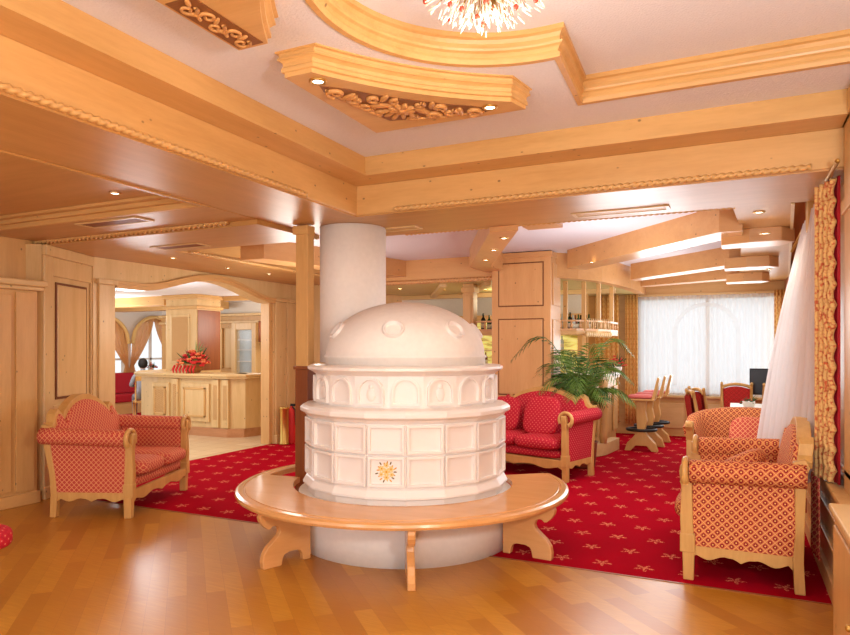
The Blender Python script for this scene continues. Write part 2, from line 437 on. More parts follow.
# lacquered soffit boards under the two beams
b = MB(); b.box(-3.68, -2.875, -1.2, 4.76, ZS-.012, ZS); b.box(-3.72, -3.68, -1.2, 3.93, ZS-.022, ZS+.07); struct(b.build('trim_7', M['soft_y']))
b = MB(); b.box(-3.68, .66, 4.765, 5.70, ZS-.012, ZS); struct(b.build('trim_8', M['soft_x']))
def rope(name, p0, p1, r=.02, pitch=.11, label=None, mat='pine_x'):
    p0, p1 = Vector(p0), Vector(p1); L = (p1-p0).length; t = (p1-p0)/L
    nx = t.cross(Vector((0, 0, 1))).normalized(); nz = nx.cross(t)
    k = int(L/.0125); nn = 12; vs = []; fs = []
    for i in range(k+1):
        c = p0+t*L*i/k; ph = 2*PI*(L*i/k)/pitch
        for j in range(nn):
            a = 2*PI*j/nn; rr = r*(.5+.8*abs(math.cos(a-ph))**1.3)
            vs.append(c+nx*math.cos(a)*rr+nz*math.sin(a)*rr)
    for i in range(k):
        for j in range(nn):
            q = (j+1) % nn; fs.append((i*nn+j, i*nn+q, (i+1)*nn+q, (i+1)*nn+j))
    fs.append(tuple(range(nn))[::-1]); fs.append(tuple(k*nn+j for j in range(nn)))
    b = MB(); b.add(vs, fs, True); return struct(b.build(name, M[mat]))
rope('trim_9', (-2.85, -1, ZS+.016), (-2.85, 4.02, ZS+.016), .017, .10, mat='pine_y')
rope('trim_10', (-2.5, 4.74, ZS+.016), (.43, 4.74, ZS+.016), .017, .10)
rope('trim_11', (-2.9, 5.72, ZS-.005), (.0, 5.72, ZS-.005), .012, .09)
# ------------------------------------------------------------------ left ceiling coffers
b = MB(); b.box(-7.6, -3.7, -2.5, 3.93, 2.745, 2.79); struct(b.build('ceiling', M['soft_x']))
b = MB()
b.box(-7.6, -3.72, 3.89, 3.93, ZS-.01, 2.75); b.box(-7.6, -3.72, 3.84, 3.89, ZS+.03, 2.75); b.box(-7.6, -3.72, 3.77, 3.84, ZS+.062, 2.75)
struct(b.build('trim_12', M['pine_x'], bevel=.006))
b = MB(); b.box(-7.6, -3.7, 3.93, 4.5, ZS-.01, 2.8); struct(b.build('trim_13', M['soft_x']))
b = MB(); b.box(-7.6, -3.7, 4.5, 5.4, 2.61, 2.8); struct(b.build('trim_14', M['soft_x']))
b = MB(); b.box(-6.9, -5.6, 5.4, 12.6, 2.61, 2.9); struct(b.build('trim_15', M['soft_y']))
b = MB(); b.box(-5.6, -5.57, 5.4, 12.6, 2.62, 2.9); b.box(-5.6, -3.7, 5.4, 5.43, 2.62, 2.9); struct(b.build('trim_16', M['pine_y']))
rope('trim_17', (-6.7, 4.47, ZS-.015), (-4.0, 4.47, ZS-.015), .024, .12)
rope('trim_18', (-5.56, 5.6, 2.63), (-5.56, 9.5, 2.63), .018, .1, mat='pine_y')
b = MB(); b.box(-5.6, 1.2, 5.4, 12.6, 2.84, 2.88); struct(b.build('ceiling', M['stucco']))
# stub beam by the chimney
b = MB(); b.poly([(-4.4, 8.7), (-4.75, 8.7), (-5.35, 6.2), (-5.0, 6.2)], 2.6, 2.84); struct(b.build('trim_19', M['rosy_y']))
# bar canopy: straight run then a curve to the window
can = [(-5.6, 8.7), (-2.3, 8.7)]
for i in range(1, 9):
    a = -PI/2+PI/2*i/8*.95; can.append((-2.75+1.2*math.cos(a)+.0, 10.3+1.6*math.sin(a)))
can = [(-5.6, 8.7), (-2.6, 8.7), (-2.2, 8.8), (-1.95, 9.1), (-1.72, 9.6), (-1.6, 10.2), (-1.5, 10.9), (-1.45, 11.6), (-1.45, 12.4)]
def band(path, th, z0, z1, side=1):
    k = len(path); inn = []
    for i in range(k):
        p = Vector(path[i]); t = (Vector(path[min(i+1, k-1)])-Vector(path[max(i-1, 0)])).normalized(); nn = Vector((-t.y, t.x))*side
        inn.append((p.x+nn.x*th, p.y+nn.y*th))
    b = MB()
    for i in range(k-1):
        vs = [(path[i][0], path[i][1]), (path[i+1][0], path[i+1][1]), inn[i+1], inn[i]]
        b.add([(x, y, z0) for x, y in vs]+[(x, y, z1) for x, y in vs], [(0, 3, 2, 1), (4, 5, 6, 7), (0, 1, 5, 4), (2, 3, 7, 6)] + ([(0, 4, 7, 3)] if i == 0 else []) + ([(1, 2, 6, 5)] if i == k-2 else []))
    return b
struct(band(can, .14, 2.50, 2.86).build('trim_20', M['rosy_x']))
rope('trim_21', (-5.5, 8.685, 2.515), (-2.95, 8.685, 2.515), .026, .1, mat='rosy_x')
pts = [(-5.6, 8.78)]+[(x-.05, y+.05) for x, y in can[1:]]+[(-5.6, 12.4)]
b = MB(); b.poly(pts, 2.51, 2.56); struct(b.build('ceiling', M['canopy_tint']))
b = MB()
for x in (-4.6, -3.9): b.box(x, x+.1, 8.9, 11.4, 2.46, 2.51, rz=.5)
b.box(-5.6, -1.75, 10.9, 11.0, 2.44, 2.51); struct(b.build('trim_22', M['pale_x']))
# ray beams of the lounge ceiling
def ray(name, pts, z0=2.6, mat='rosy_x'):
    b = MB(); b.poly(pts, z0, 2.85); return struct(b.build(name, M[mat]))
ray('trim_23', [(-1.75, 5.68), (-2.02, 5.68), (-3.12, 8.0), (-3.12, 8.72), (-2.85, 8.72), (-2.85, 8.05)], mat='rosy_y')
b = MB(); b.box(-1.78, -1.45, 5.7, 6.1, 2.67, 2.85); struct(b.build('trim_41', M['rosy_x']))
ray('trim_24', [(-2.0, 8.66), (-.13, 6.55), (.06, 6.55), (.06, 6.95), (-.02, 6.95), (-1.82, 8.95)])
ray('trim_25', [(-1.45, 10.5), (-.07, 9.2), (.08, 9.2), (.08, 9.5), (.0, 9.5), (-1.4, 10.8)])
ray('trim_26', [(-1.45, 11.7), (.06, 10.95), (.12, 10.95), (.12, 11.2), (-1.4, 11.95)])
0 and ray('trim_27', [(-1.72, 9.62), (-.1, 7.85), (.05, 7.85), (.05, 8.1), (-1.66, 9.95)], 2.64)
# right soffit (glossy) with hooked ends of the rays
b = MB(); b.poly([(-.02, 5.72), (.40, 5.72), (.80, 12.4), (.06, 12.4), (.06, 7.0)], ZS, 2.84); struct(b.build('trim_28', M['soft_y']))
for i, (y, sz) in enumerate(((7.02, 1), (9.1, .95), (11.0, .9))):
    b = MB(); w_ = .38*sz
    b.poly([(-.12, y-.12), (.12, y-.2), (.12+w_*.7, y-.2), (.12+w_, y-.05), (.12+w_*.7, y+.16), (-.12, y+.16)], 2.53, ZS+.0)
    struct(b.build('trim_%d' % (29+i), M['rosy_x'], bevel=.008))
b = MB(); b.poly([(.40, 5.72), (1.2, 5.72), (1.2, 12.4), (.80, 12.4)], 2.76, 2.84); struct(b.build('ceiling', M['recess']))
b = MB(); b.poly([(.385, 5.72), (.41, 5.72), (.81, 12.4), (.785, 12.4)], ZS-.02, 2.84); struct(b.build('trim_32', M['pale_y']))
# ------------------------------------------------------------------ walls
# right side wall: wainscot, window, post
b = MB(); b.box(.70, .80, 4.15, 12.5, 0, .78); struct(b.build('wall_right', M['pine_y']))
b = MB(); b.box(.60, .82, 4.15, 12.5, .78, .82); b.box(.64, .72, 4.15, 12.5, .70, .78)
struct(b.build('trim_33', M['pine_y'], bevel=.006))
b = MB()
for i in range(8):
    y = 4.3+i*1.0; b.box(.665, .705, y, y+.8, .12, .62)
struct(b.build('trim_34', M['pale_y'], bevel=.012))
wn = empty('window_1'); struct(wn)
b = MB()
for y in (4.75, 6.9, 9.05, 11.2): b.box(.74, .82, y-.05, y+.05, .82, 2.2)
b.box(.74, .82, 4.7, 12.4, 2.18, 2.25); b.box(.74, .82, 4.7, 12.4, .82, .9)
b.build('window_frame', M['pale_z'], wn)
b = MB(); b.box(.775, .785, 4.75, 12.4, .9, 2.2); b.build('pane', M['glass'], wn)
b = MB(); b.box(.74, .86, 4.7, 12.5, 2.25, 2.9); struct(b.build('wall_right', M['dark']))
b = MB(); b.box(.60, .82, 4.12, 4.72, 0, 3.0); b.box(.585, .84, 4.1, 4.74, 2.36, 2.44); b.box(.585, .84, 4.1, 4.74, 2.9, 3.04); b.box(.66, .82, 4.7, 5.9, .8, 2.9); b.box(.525, .84, 4.05, 6.6, .66, .69); b.box(.56, .84, 4.08, 6.57, .0, .66); b.box(.535, .84, 4.06, 6.59, .50, .52); b.box(.535, .84, 4.06, 6.59, .30, .32); b.box(.53, .84, 4.06, 6.59, 0, .12); struct(b.build('trim_35', M['pine_z'], bevel=.006))
b = MB(); b.box(.95, 1.05, -2, 4.15, 0, 3.05); struct(b.build('wall_right', M['pine_z']))
# back wall with big window
b = MB(); b.box(-1.6, .86, 12.4, 12.5, 0, .70); b.box(-1.6, .86, 12.4, 12.5, 2.46, 2.9); b.box(.72, .86, 12.4, 12.5, .7, 2.46); b.box(-2.6, -1.6, 12.4, 12.5, 0, 2.9)
struct(b.build('wall_back', M['pine_x']))
b = MB()
for x in (-1.45, -.7, .05): b.box(x, x+.65, 12.37, 12.405, .14, .58)
b.box(-1.6, .72, 12.3, 12.42, .68, .72); b.box(-1.6, .72, 12.34, 12.4, 2.42, 2.5)
struct(b.build('trim_36', M['pale_x'], bevel=.01))
wn = empty('window_2'); struct(wn)
b = MB()
for x in (-1.6, -.46, .66): b.box(x, x+.06, 12.41, 12.47, .7, 2.46)
b.box(-1.6, .72, 12.41, 12.47, .7, .76); b.box(-1.6, .72, 12.41, 12.47, 2.4, 2.46); b.build('window_frame', M['white'], wn)
b = MB(); b.box(-1.56, .7, 12.435, 12.445, .75, 2.42); b.build('pane', M['glass'], wn)
def curtain(name, p0, p1, z0, z1, mat, amp=.035, folds=14, label=None, cat='curtain', group=None, nv=6, fn=None, parent=None):
    P0, P1 = Vector(p0), Vector(p1); t = (P1-P0); L = t.length; t /= L; nn = Vector((-t.y, t.x))
    def f(u, v):
        q = P0+t*L*u+nn*amp*math.sin(u*folds*2*PI)*(.6+.4*v)
        z = z0+(z1-z0)*v
        if fn: q, z = fn(u, v, q, z)
        return (q.x, q.y, z)
    b = MB(); b.grid(f, folds*8, nv)
    o = b.build(name, mat, parent, uv=True)
    sm = o.modifiers.new('thickness', 'SOLIDIFY'); sm.thickness = .002
    return tag(o, label, cat, group)
curtain('sheer_curtain', (-1.58, 12.28), (.72, 12.28), .74, 2.46, M['sheer'], .02, 26, 'white voile curtain across the wide back window')
# arched voile band inside the back window
b = MB()
def arcf(u, v):
    r = .46+.07*v
    if u < .25: x = -r; z = .9+(1.8-.9)*u/.25
    elif u > .75: x = r; z = .9+(1.8-.9)*(1-u)/.25
    else: a = PI*(1-(u-.25)/.5); x = r*math.cos(a); z = 1.8+r*math.sin(a)
    return (-.45+x, 12.22+.008*math.sin(u*60), z)
b.grid(arcf, 80, 3)
tag(b.build('arched_voile_band', M['sheer']), 'arched white band hung in front of the back window voile', 'curtain')
curtain('drape', (-2.3, 12.15), (-1.88, 12.15), .2, 2.5, M['gold_drape'], .03, 5, 'gold drape behind the bar end, farther left of the back window')
curtain('drape', (-1.78, 12.2), (-1.56, 12.2), .2, 2.5, M['gold_drape'], .03, 4, 'gold drape left of the back window')
curtain('drape', (.58, 12.18), (.74, 12.18), .2, 2.5, M['gold_drape'], .025, 3, 'gold drape right of the back window')
# left wall: tall cupboard wall, angled panelled pier, arch wall
b = MB(); b.box(-7.2, -6.55, -2.5, 4.43, 0, 2.75); struct(b.build('wall_left', M['pine_z']))
b = MB(); P1 = Vector((-6.4, 4.43)); P2 = Vector((-6.87, 5.46))
def pier_pt(s_, off): 
    t = (P2-P1); L = t.length; t /= L; nn = Vector((t.y, -t.x)); q = P1+t*s_+nn*off; return (q.x, q.y)
PL = (P2-P1).length
def pier_box(b, s0, s1, o0, o1, z0, z1):
    q = [pier_pt(s0, o0), pier_pt(s0, o1), pier_pt(s1, o1), pier_pt(s1, o0)]; b.poly(q, z0, z1)
pier_box(b, 0, PL, -.5, 0, 0, 2.61)
struct(b.build('wall_pier', M['pale_z'])); 
b = MB()
pier_box(b, 0, .16, 0, .03, 0, 2.5); pier_box(b, PL-.2, PL, 0, .03, 0, 2.5); pier_box(b, .16, PL-.2, 0, .03, 2.3, 2.5); pier_box(b, .16, PL-.2, 0, .03, .75, .95); pier_box(b, .16, PL-.2, 0, .03, 0, .2)
pier_box(b, .26, PL-.3, 0, .022, 1.03, 2.22)
pier_box(b, .0, PL+.03, 0, .05, 2.5, 2.61); pier_box(b, -.01, PL+.02, 0, .045, 0, .13)
struct(b.build('trim_37', M['pale_z'], bevel=.01))
b = MB()
for s0_, s1_, z0_, z1_ in ((.235, .26, 1.005, 2.245), (PL-.3, PL-.275, 1.005, 2.245), (.26, PL-.3, 2.22, 2.245), (.26, PL-.3, 1.005, 1.03)): pier_box(b, s0_, s1_, 0, .012, z0_, z1_)
struct(b.build('trim_44', M['groove_shade']))  # dark outline painted as the shade around a recessed panel
# arch wall along X=-6.8
AX = -6.75
def arch_z(y):
    t = (y-7.28)/1.28
    if abs(t) >= 1: return 2.27
    return 2.27+.235*(math.cos(t*PI)*.5+.5)**.8
ys = [5.46]; N = 40
prof = [(5.60+(8.62-5.60)*i/N, arch_z(5.60+(8.62-5.60)*i/N)) for i in range(N+1)]
b = MB()
outl = [(5.3, 0), (5.60, 0)]+prof+[(8.62, 0), (9.3, 0), (9.3, 2.9), (5.3, 2.9)]
b.poly(outl, AX-.22, AX, plane='yz'); struct(b.build('wall_arch', M['pale_z']))
b = MB(); b.box(-6.95, -6.78, 8.54, 8.64, 0, 2.27); struct(b.build('trim_42', M['pine_z'], bevel=.005))
# arch trim: raised moulding following the arch
b = MB(); up = [(y, z+.075) for y, z in prof]
b.poly(prof+up[::-1], AX, AX+.035, plane='yz'); b.poly([(y, z+.05) for y, z in prof]+[(y, z+.085) for y, z in prof][::-1], AX, AX+.055, plane='yz')
struct(b.build('trim_43', M['pine_y'], bevel=.004)); b = MB()
b.box(AX, AX+.03, 5.36, 5.58, 0, 2.3); b.box(AX, AX+.06, 5.33, 5.6, 2.3, 2.36); b.box(AX, AX+.05, 5.33, 5.6, 0, .14)
b.box(AX, AX+.03, 8.64, 8.86, 0, 2.3); b.box(AX, AX+.03, 8.95, 9.12, 0, 2.3); b.box(AX, AX+.06, 8.62, 9.3, 2.3, 2.36); b.box(AX, AX+.06, 8.62, 9.2, 0, .14)
struct(b.build('trim_38', M['pale_z'], bevel=.006))
b = MB(); b.box(-6.9, -5.5, 9.3, 9.4, 0, 2.9); struct(b.build('wall_rear', M['pale_z']))
# back-bar wall and area behind chimney
b = MB(); b.box(-6.9, -2.35, 11.7, 11.8, 0, 2.9); struct(b.build('wall_bar', M['pine_z']))
b = MB(); b.box(-6.0, -2.4, 11.69, 11.7, 2.1, 2.6); struct(b.build('wall_bar', M['white_wall']))
# ------------------------------------------------------------------ reception room shell
b = MB(); b.box(-16, -6.97, 4.5, 15, 2.58, 2.62); struct(b.build('ceiling', M['stucco']))
b = MB()
for y0, y1, z in ((8.0, 8.35, 2.44), (9.6, 9.9, 2.40), (11.2, 11.45, 2.42)):
    b.box(-16, -10.2, y0, y1, z, 2.59)
b.box(-10.0, -6.97, 10.2, 10.4, 2.5, 2.59)
struct(b.build('trim_39', M['pine_x'], bevel=.008))
b = MB(); b.box(-12.4, -6.97, 11.6, 11.7, 0, 2.3); struct(b.build('wall_reception', M['pine_z']))
b = MB()
for x0, x1 in ((-11.0, -10.5), (-10.4, -10.15), (-9.3, -8.8), (-8.7, -8.1), (-8.0, -7.4)): b.box(x0, x1, 11.55, 11.6, 1.1, 2.0); b.box(x0, x1, 11.55, 11.6, .2, .95)
b.box(-12.4, -6.97, 11.5, 11.6, 2.1, 2.16); b.box(-12.4, -6.97, 11.48, 11.6, 2.26, 2.32)
struct(b.build('trim_40', M['pale_z'], bevel=.012))
b = MB(); b.box(-12.4, -6.97, 11.6, 11.7, 2.3, 2.58); struct(b.build('wall_reception', M['white_wall']))
# far wall with two arched windows  (X = -13.5)
WX = -13.5
wc = [(10.85, .62), (12.32, .66)]
b = MB()
def holes(zs):
    pass
seg = []
y = 9.0
def wallstrip(b, y0, y1, z0, z1): b.box(WX-.12, WX, y0, y1, z0, z1)
cur = 9.0
for yc, r in wc:
    wallstrip(b, cur, yc-r, 0, 2.58); wallstrip(b, yc-r, yc+r, 0, .95)
    zc = 1.62
    arc = [(yc-r*math.cos(PI*i/16), zc+r*.95*math.sin(PI*i/16)) for i in range(17)]
    b.poly(arc+[(yc+r, 2.58), (yc-r, 2.58)], WX-.12, WX, plane='yz'); cur = yc+r
wallstrip(b, cur, 15, 0, 2.58)
struct(b.build('wall_far', M['white_wall']))
wi = 3
for yc, r in wc:
    wn = empty('window_%d' % wi); struct(wn); wi += 1
    b = MB(); b.box(WX-.1, WX-.05, yc-.03, yc+.03, .95, 1.62+r*.95); b.box(WX-.1, WX-.05, yc-r, yc+r, 1.25, 1.3); b.build('window_frame', M['white'], wn)
    b = MB(); b.box(WX-.08, WX-.075, yc-r, yc+r, .95, 1.62+r*.95); b.build('pane', M['glass'], wn)
    b = MB(); b.box(WX-.02, WX+.12, yc-r-.05, yc+r+.05, .91, .95); b.build('window_sill', M['pale_y'], wn)
# tied-back curtains of the arched windows
def swag(yc, r, side, label):
    def f(u, v):
        # u across the cloth, v from top (0) to tie (1) and tail
        tv = v/.75
        ang = PI/2+side*(-(u)*PI/2)
        top = (yc+side*(u*r*1.05), 1.62+r*1.0*math.sqrt(max(0, 1-(u)**2))+.03)
        tie = (yc+side*(r*1.02), 1.12)
        if v < .75:
            k = tv**1.6
            yy = top[0]*(1-k)+(tie[0]+side*(u-.5)*.08)*k; z = top[1]*(1-tv)+tie[1]*tv
        else:
            q = (v-.75)/.25; yy = tie[0]+side*(u-.5)*(.08+.22*q); z = tie[1]-q*.32
        return (WX+.06+.03*math.sin(u*26), yy, z)
    b = MB(); b.grid(f, 48, 16); o = b.build('tied_curtain', M['gold_net'])
    sm = o.modifiers.new('thickness', 'SOLIDIFY'); sm.thickness = .004
    tag(o, label, 'curtain', 'gold tied curtains of the dining room')
    b = MB(); pts = []
    for i in range(13):
        a = i/12; pts.append((WX+.1, yc+side*a*r*1.06, 1.62+r*1.02*math.sqrt(max(0, 1-a*a))+.04))
    b.tube(pts, .045, 8); b.build('ruffle', M['gold_drape'], o)
swag(wc[0][0], wc[0][1], 1, 'gold tied curtain on the left, meeting its neighbour between the arched windows')
swag(wc[1][0], wc[1][1], -1, 'gold tied curtain left side of the right arched window')
swag(wc[1][0], wc[1][1], 1, 'gold tied curtain right side of the right arched window')
# ------------------------------------------------------------------ tall cupboard at far left
cb = empty('cupboard', (-6.35, 2.95, 0), 0, 'tall pale pine cupboard with cornice and key at the left edge', 'cupboard')
b = MB(); b.box(-.18, 0, -1.4, 1.4, 0, 2.12); b.build('carcass', M['pine_z'], cb, bevel=.006)
b = MB(); b.box(-.18, .05, -1.45, 1.44, 2.12, 2.16); b.box(-.18, .09, -1.48, 1.46, 2.16, 2.22); b.build('cornice', M['pale_y'], cb, bevel=.012)
b = MB(); b.box(-.18, .025, -1.42, 1.42, 0, .12); b.build('plinth', M['pine_y'], cb, bevel=.008)
for i, (y0, y1) in enumerate(((-.75, .28), (.31, 1.12))):
    b = MB(); b.box(.0, .03, y0, y1, .16, 2.06)
    for yy in (y0+.08, (y0+y1)/2+.04): b.box(.03, .042, yy, yy+(y1-y0)/2-.14, .28, 1.95)
    d_ = b.build('door', M['pine_z'], cb, bevel=.008)
    if i == 0:
        b = MB(); b.box(.03, .036, y1-.06, y1-.02, 1.12, 1.3); b.ell((.045, y1-.04, 1.21), (.012, .012, .012)); b.build('key_plate', M['brass'], d_)
b = MB(); b.box(0, .02, 1.17, 1.36, .14, 2.1); b.build('corner_post', M['pine_z'], cb, bevel=.006)
# ------------------------------------------------------------------ stove with chimney
SC = (-2.484, 4.908)
st = empty('tiled_stove', (SC[0], SC[1], 0), 0, 'large round white ceramic tiled stove with dome and chimney column', 'stove')
A_CAM = math.atan2(-SC[1], -SC[0])
def ngon(r, n, ph, z): return [(r*math.cos(ph+2*PI*i/n), r*math.sin(ph+2*PI*i/n), z) for i in range(n)]
def loft(b, prof, n, ph):
    b.lathe([(r/math.cos(PI/n), z) for r, z in prof], (0, 0), n, smooth=False, phase=ph)
b = MB(); b.lathe([(.875, 0), (.875, .40)], n=72); b.build('base', M['plaster'], st)
N18 = 18; ph_main = A_CAM; ph_fr = A_CAM+PI/18
b = MB()
loft(b, [(.79, .40), (.79, .463), (.828, .470), (.828, .488), (.805, .53), (.79, .545), (.79, 1.005), (.805, 1.015), (.815, 1.03), (.85, 1.05), (.85, 1.08), (.83, 1.10), (.74, 1.115)], N18, ph_main)
R = .79
def panel_frame(b, ang, r, w2, z0, z1, th, dep, arch=False, fl=.0):
    """raised rim around a tile, on the facet facing ang"""
    t = Vector((-math.sin(ang), math.cos(ang))); nn = Vector((math.cos(ang), math.sin(ang)))
    def P(s_, z, o): q = nn*(r+o)+t*s_; return (q.x, q.y, z)
    if not arch:
        out = [(-w2, z0), (w2, z0), (w2, z1), (-w2, z1)]; inn = [(-w2+th, z0+th), (w2-th, z0+th), (w2-th, z1-th), (-w2+th, z1-th)]
    else:
        k = 14; ra = w2-th; zc = z1-th-ra
        out = [(-w2, z0), (w2, z0)]; inn = [(-ra, z0+th), (ra, z0+th)]
        for i in range(k+1):
            a = PI*i/k; inn.append((ra*math.cos(a), zc+ra*math.sin(a)))
            out.append((w2*math.cos(a), zc+w2*math.sin(a)))
        # match counts
    k = len(out)
    vs = []
    for lst, o in ((out, -.003), (out, dep), (inn, dep), (inn, -.003)): vs += [P(s_, z, o) for s_, z in lst]
    fs = []
    for q in range(3):
        for i in range(k):
            j = (i+1) % k; fs.append((q*k+i, q*k+j, (q+1)*k+j, (q+1)*k+i))
    b.add(vs, fs)
fw = R*math.tan(PI/N18)
for i in range(N18):
    a = ph_main+(i+.5)*2*PI/N18
    for z0, z1 in ((.555, .775), (.79, .998)):
        panel_frame(b, a, R, fw-.004, z0, z1, .022, .026)
body = b.build('tiled_body', M['ceramic'], st, bevel=.005)
# hand painted flower tile
b = MB(); fl_a = ph_main-.5*2*PI/N18; t = Vector((-math.sin(fl_a), math.cos(fl_a))); nn = Vector((math.cos(fl_a), math.sin(fl_a)))
ZF = .665
def fdisc(b, s0, z0, rx, rz, ang, m, o):
    vs = [(0, 0)]+[(math.cos(2*PI*i/10)*rx, math.sin(2*PI*i/10)*rz) for i in range(10)]
    P = []
    for x, z in vs:
        xx = x*math.cos(ang)-z*math.sin(ang); zz = x*math.sin(ang)+z*math.cos(ang); q = nn*(R+o)+t*(s0+xx); P.append((q.x, q.y, z0+zz))
    b.add(P, [(0, i, i % 10+1) for i in range(1, 11)], False, m)

for i in range(17):
    a = 2*PI*i/17; rr_ = .064+.008*math.sin(i*2.3); fdisc(b, rr_*math.cos(a), ZF+rr_*math.sin(a), .013, .005, a+.3*math.sin(i), 1 if i % 3 else 2, .002)
for i, (x, z, r) in enumerate(((0, 0, .028), (-.034, .022, .022), (.034, .02, .022), (.0, -.04, .022), (-.038, -.018, .018), (.038, -.02, .018), (0, .046, .018))):
    for k in range(6):
        a = 2*PI*k/6+i; fdisc(b, x+r*.6*math.cos(a), ZF+z+r*.6*math.sin(a), r*.5, r*.3, a, 0, .003)
    fdisc(b, x, ZF+z, r*.28, r*.28, 0, 1, .0035)
b.build('painted_flower', [plain('paint_pale_yellow', (240, 205, 130), .4), plain('paint_ochre', (214, 150, 30), .4), plain('paint_olive', (110, 90, 40), .4)], st)
b = MB()
loft(b, [(.70, 1.105), (.735, 1.105), (.735, 1.345), (.75, 1.352), (.77, 1.368), (.80, 1.382), (.80, 1.402), (.77, 1.415), (.60, 1.42)], N18, ph_fr)
for i in range(N18):
    a = ph_fr+(i+.5)*2*PI/N18
    panel_frame(b, a, .735, .105, 1.13, 1.335, .020, .024, True)
b.build('arcaded_frieze', M['ceramic'], st, bevel=.003)
for i in range(N18):    # little relief figures in alternate niches
    a = ph_fr+(i+.5)*2*PI/N18
    if i % 2: continue
    nn2 = Vector((math.cos(a), math.sin(a)))*.737
    Mx = Matrix.Rotation(a, 3, 'Z'); b = MB()
    b.ell((nn2.x, nn2.y, 1.21), (.010, .036, .05), M=Mx); b.ell((nn2.x, nn2.y, 1.268), (.010, .019, .022), M=Mx)
    b.build('relief', M['ceramic'], st)
b = MB(); dome = [(.66, 1.415), (.66, 1.47), (.672, 1.475), (.672, 1.485), (.655, 1.50)]
for i in range(1, 19):
    a = PI/2*i/18; dome.append((.655*math.cos(a)**1.02 if i < 18 else 0, 1.50+.43*math.sin(a)))
b.lathe(dome, n=72)
b.build('dome', M['plaster'], st)
for k in range(8):
    a = A_CAM+math.radians((-68, -9, 40, 92, 140, 188, 236, 0)[k])
    if k == 7: continue
    z = 1.69; 
    rr = .655*math.cos(math.asin((z-1.5)/.43))**1.02
    c = Vector((rr*math.cos(a), rr*math.sin(a), z)); 
    nrm = Vector((math.cos(a)*.80, math.sin(a)*.80, .6)); ux = Vector((-math.sin(a), math.cos(a), 0)); uy = nrm.normalized().cross(ux)
    nrm.normalize()
    b = MB(); vs = []; fs = []; K = 20
    pr = [(.086, -.03), (.084, .016), (.076, .022), (.064, .014), (.058, -.004), (.0, -.006)]
    for r, o in pr:
        for j in range(K):
            q = c+ux*r*math.cos(2*PI*j/K)+uy*r*.92*math.sin(2*PI*j/K)+nrm*o; vs.append(q)
    for i in range(len(pr)-1):
        for j in range(K):
            q = (j+1) % K; fs.append((i*K+j, i*K+q, (i+1)*K+q, (i+1)*K+j))
    b.add(vs, fs, True); b.build('porthole', M['ceramic'], st)
b = MB(); b.lathe([(.302, 1.42), (.302, 2.645)], (-3.185-SC[0], 5.221-SC[1]), 48); b.build('chimney', M['plaster'], st)
# painted cream wall strip and post left of the chimney
b = MB(); b.box(-3.41, -3.22, 4.95, 5.3, 1.42, ZS-.015); b.build('flue_casing', M['plaster'], st)
ps = empty('timber_post', (-3.47, 4.93, 0), 0, 'square pine post with dark lower casing, left of the stove', 'post')
b = MB(); b.box(-.085, .045, -.08, .015, 1.38, ZS-.05); b.build('upper_shaft', M['pine_z'], ps, bevel=.005)
b = MB(); b.box(-.085, .05, -.09, .1, 0, 1.36); b.box(-.1, .058, -.1, .11, 1.36, 1.39); b.build('casing', M['dark'], ps, bevel=.004)
b = MB(); b.box(-.11, .055, -.10, .018, ZS-.10, ZS-.02); b.build('capital', M['pine_x'], ps, bevel=.01)
# ------------------------------------------------------------------ ring bench
bn = empty('ring_bench', (-2.502, 4.90, 0), 0, 'round wooden bench encircling the white stove', 'bench')
b = MB(); K = 96; aa0, aa1 = math.radians(158), math.radians(400)
vs = []; fs = []
for i in range(K+1):
    a = aa0+(aa1-aa0)*i/K; deg = math.degrees(a)
    ri = 1.20 if 170 <= deg <= 195 else .90
    pr = [(ri, .402), (ri, .447), (1.27, .447), (1.275, .441), (1.285, .441), (1.29, .446), (1.325, .443), (1.345, .432), (1.35, .415), (1.343, .398), (1.32, .39), (1.27, .402)]
    for r, z in pr: vs.append((r*math.cos(a), r*math.sin(a), z))
q = len(pr)
for i in range(K):
    for j in range(q):
        jj = (j+1) % q; fs.append((i*q+j, i*q+jj, (i+1)*q+jj, (i+1)*q+j))
fs.append(tuple(range(q))[::-1]); fs.append(tuple(K*q+j for j in range(q)))
b.add(vs, fs); top = b.build('seat', M['bench'], bn)
# leg outline in radial plane (r, z)
lg = [(.915, .0), (.975, .0), (.985, .05), (1.0, .075), (1.03, .085), (1.10, .085), (1.13, .075), (1.145, .05), (1.155, 0), (1.30, 0), (1.305, .05), (1.295, .10), (1.265, .145), (1.215, .185), (1.18, .215), (1.168, .245), (1.18, .275), (1.205, .292), (1.23, .288), (1.245, .272), (1.265, .275), (1.295, .30), (1.32, .335), (1.328, .365), (1.315, .39), (1.29, .40), (.915, .40)]
lm = MB(); lm.poly(lg, -.026, .026, plane='xz')
first = None
for deg_rel in (-49.5, 2.5, 57):
    a = A_CAM+math.radians(deg_rel)
    if first is None: o = lm.build('leg', M['bench'], bn, bevel=.006); first = o
    else:
        o = first.copy(); C.objects.link(o); o.parent = bn
    o.rotation_euler = (0, 0, a)
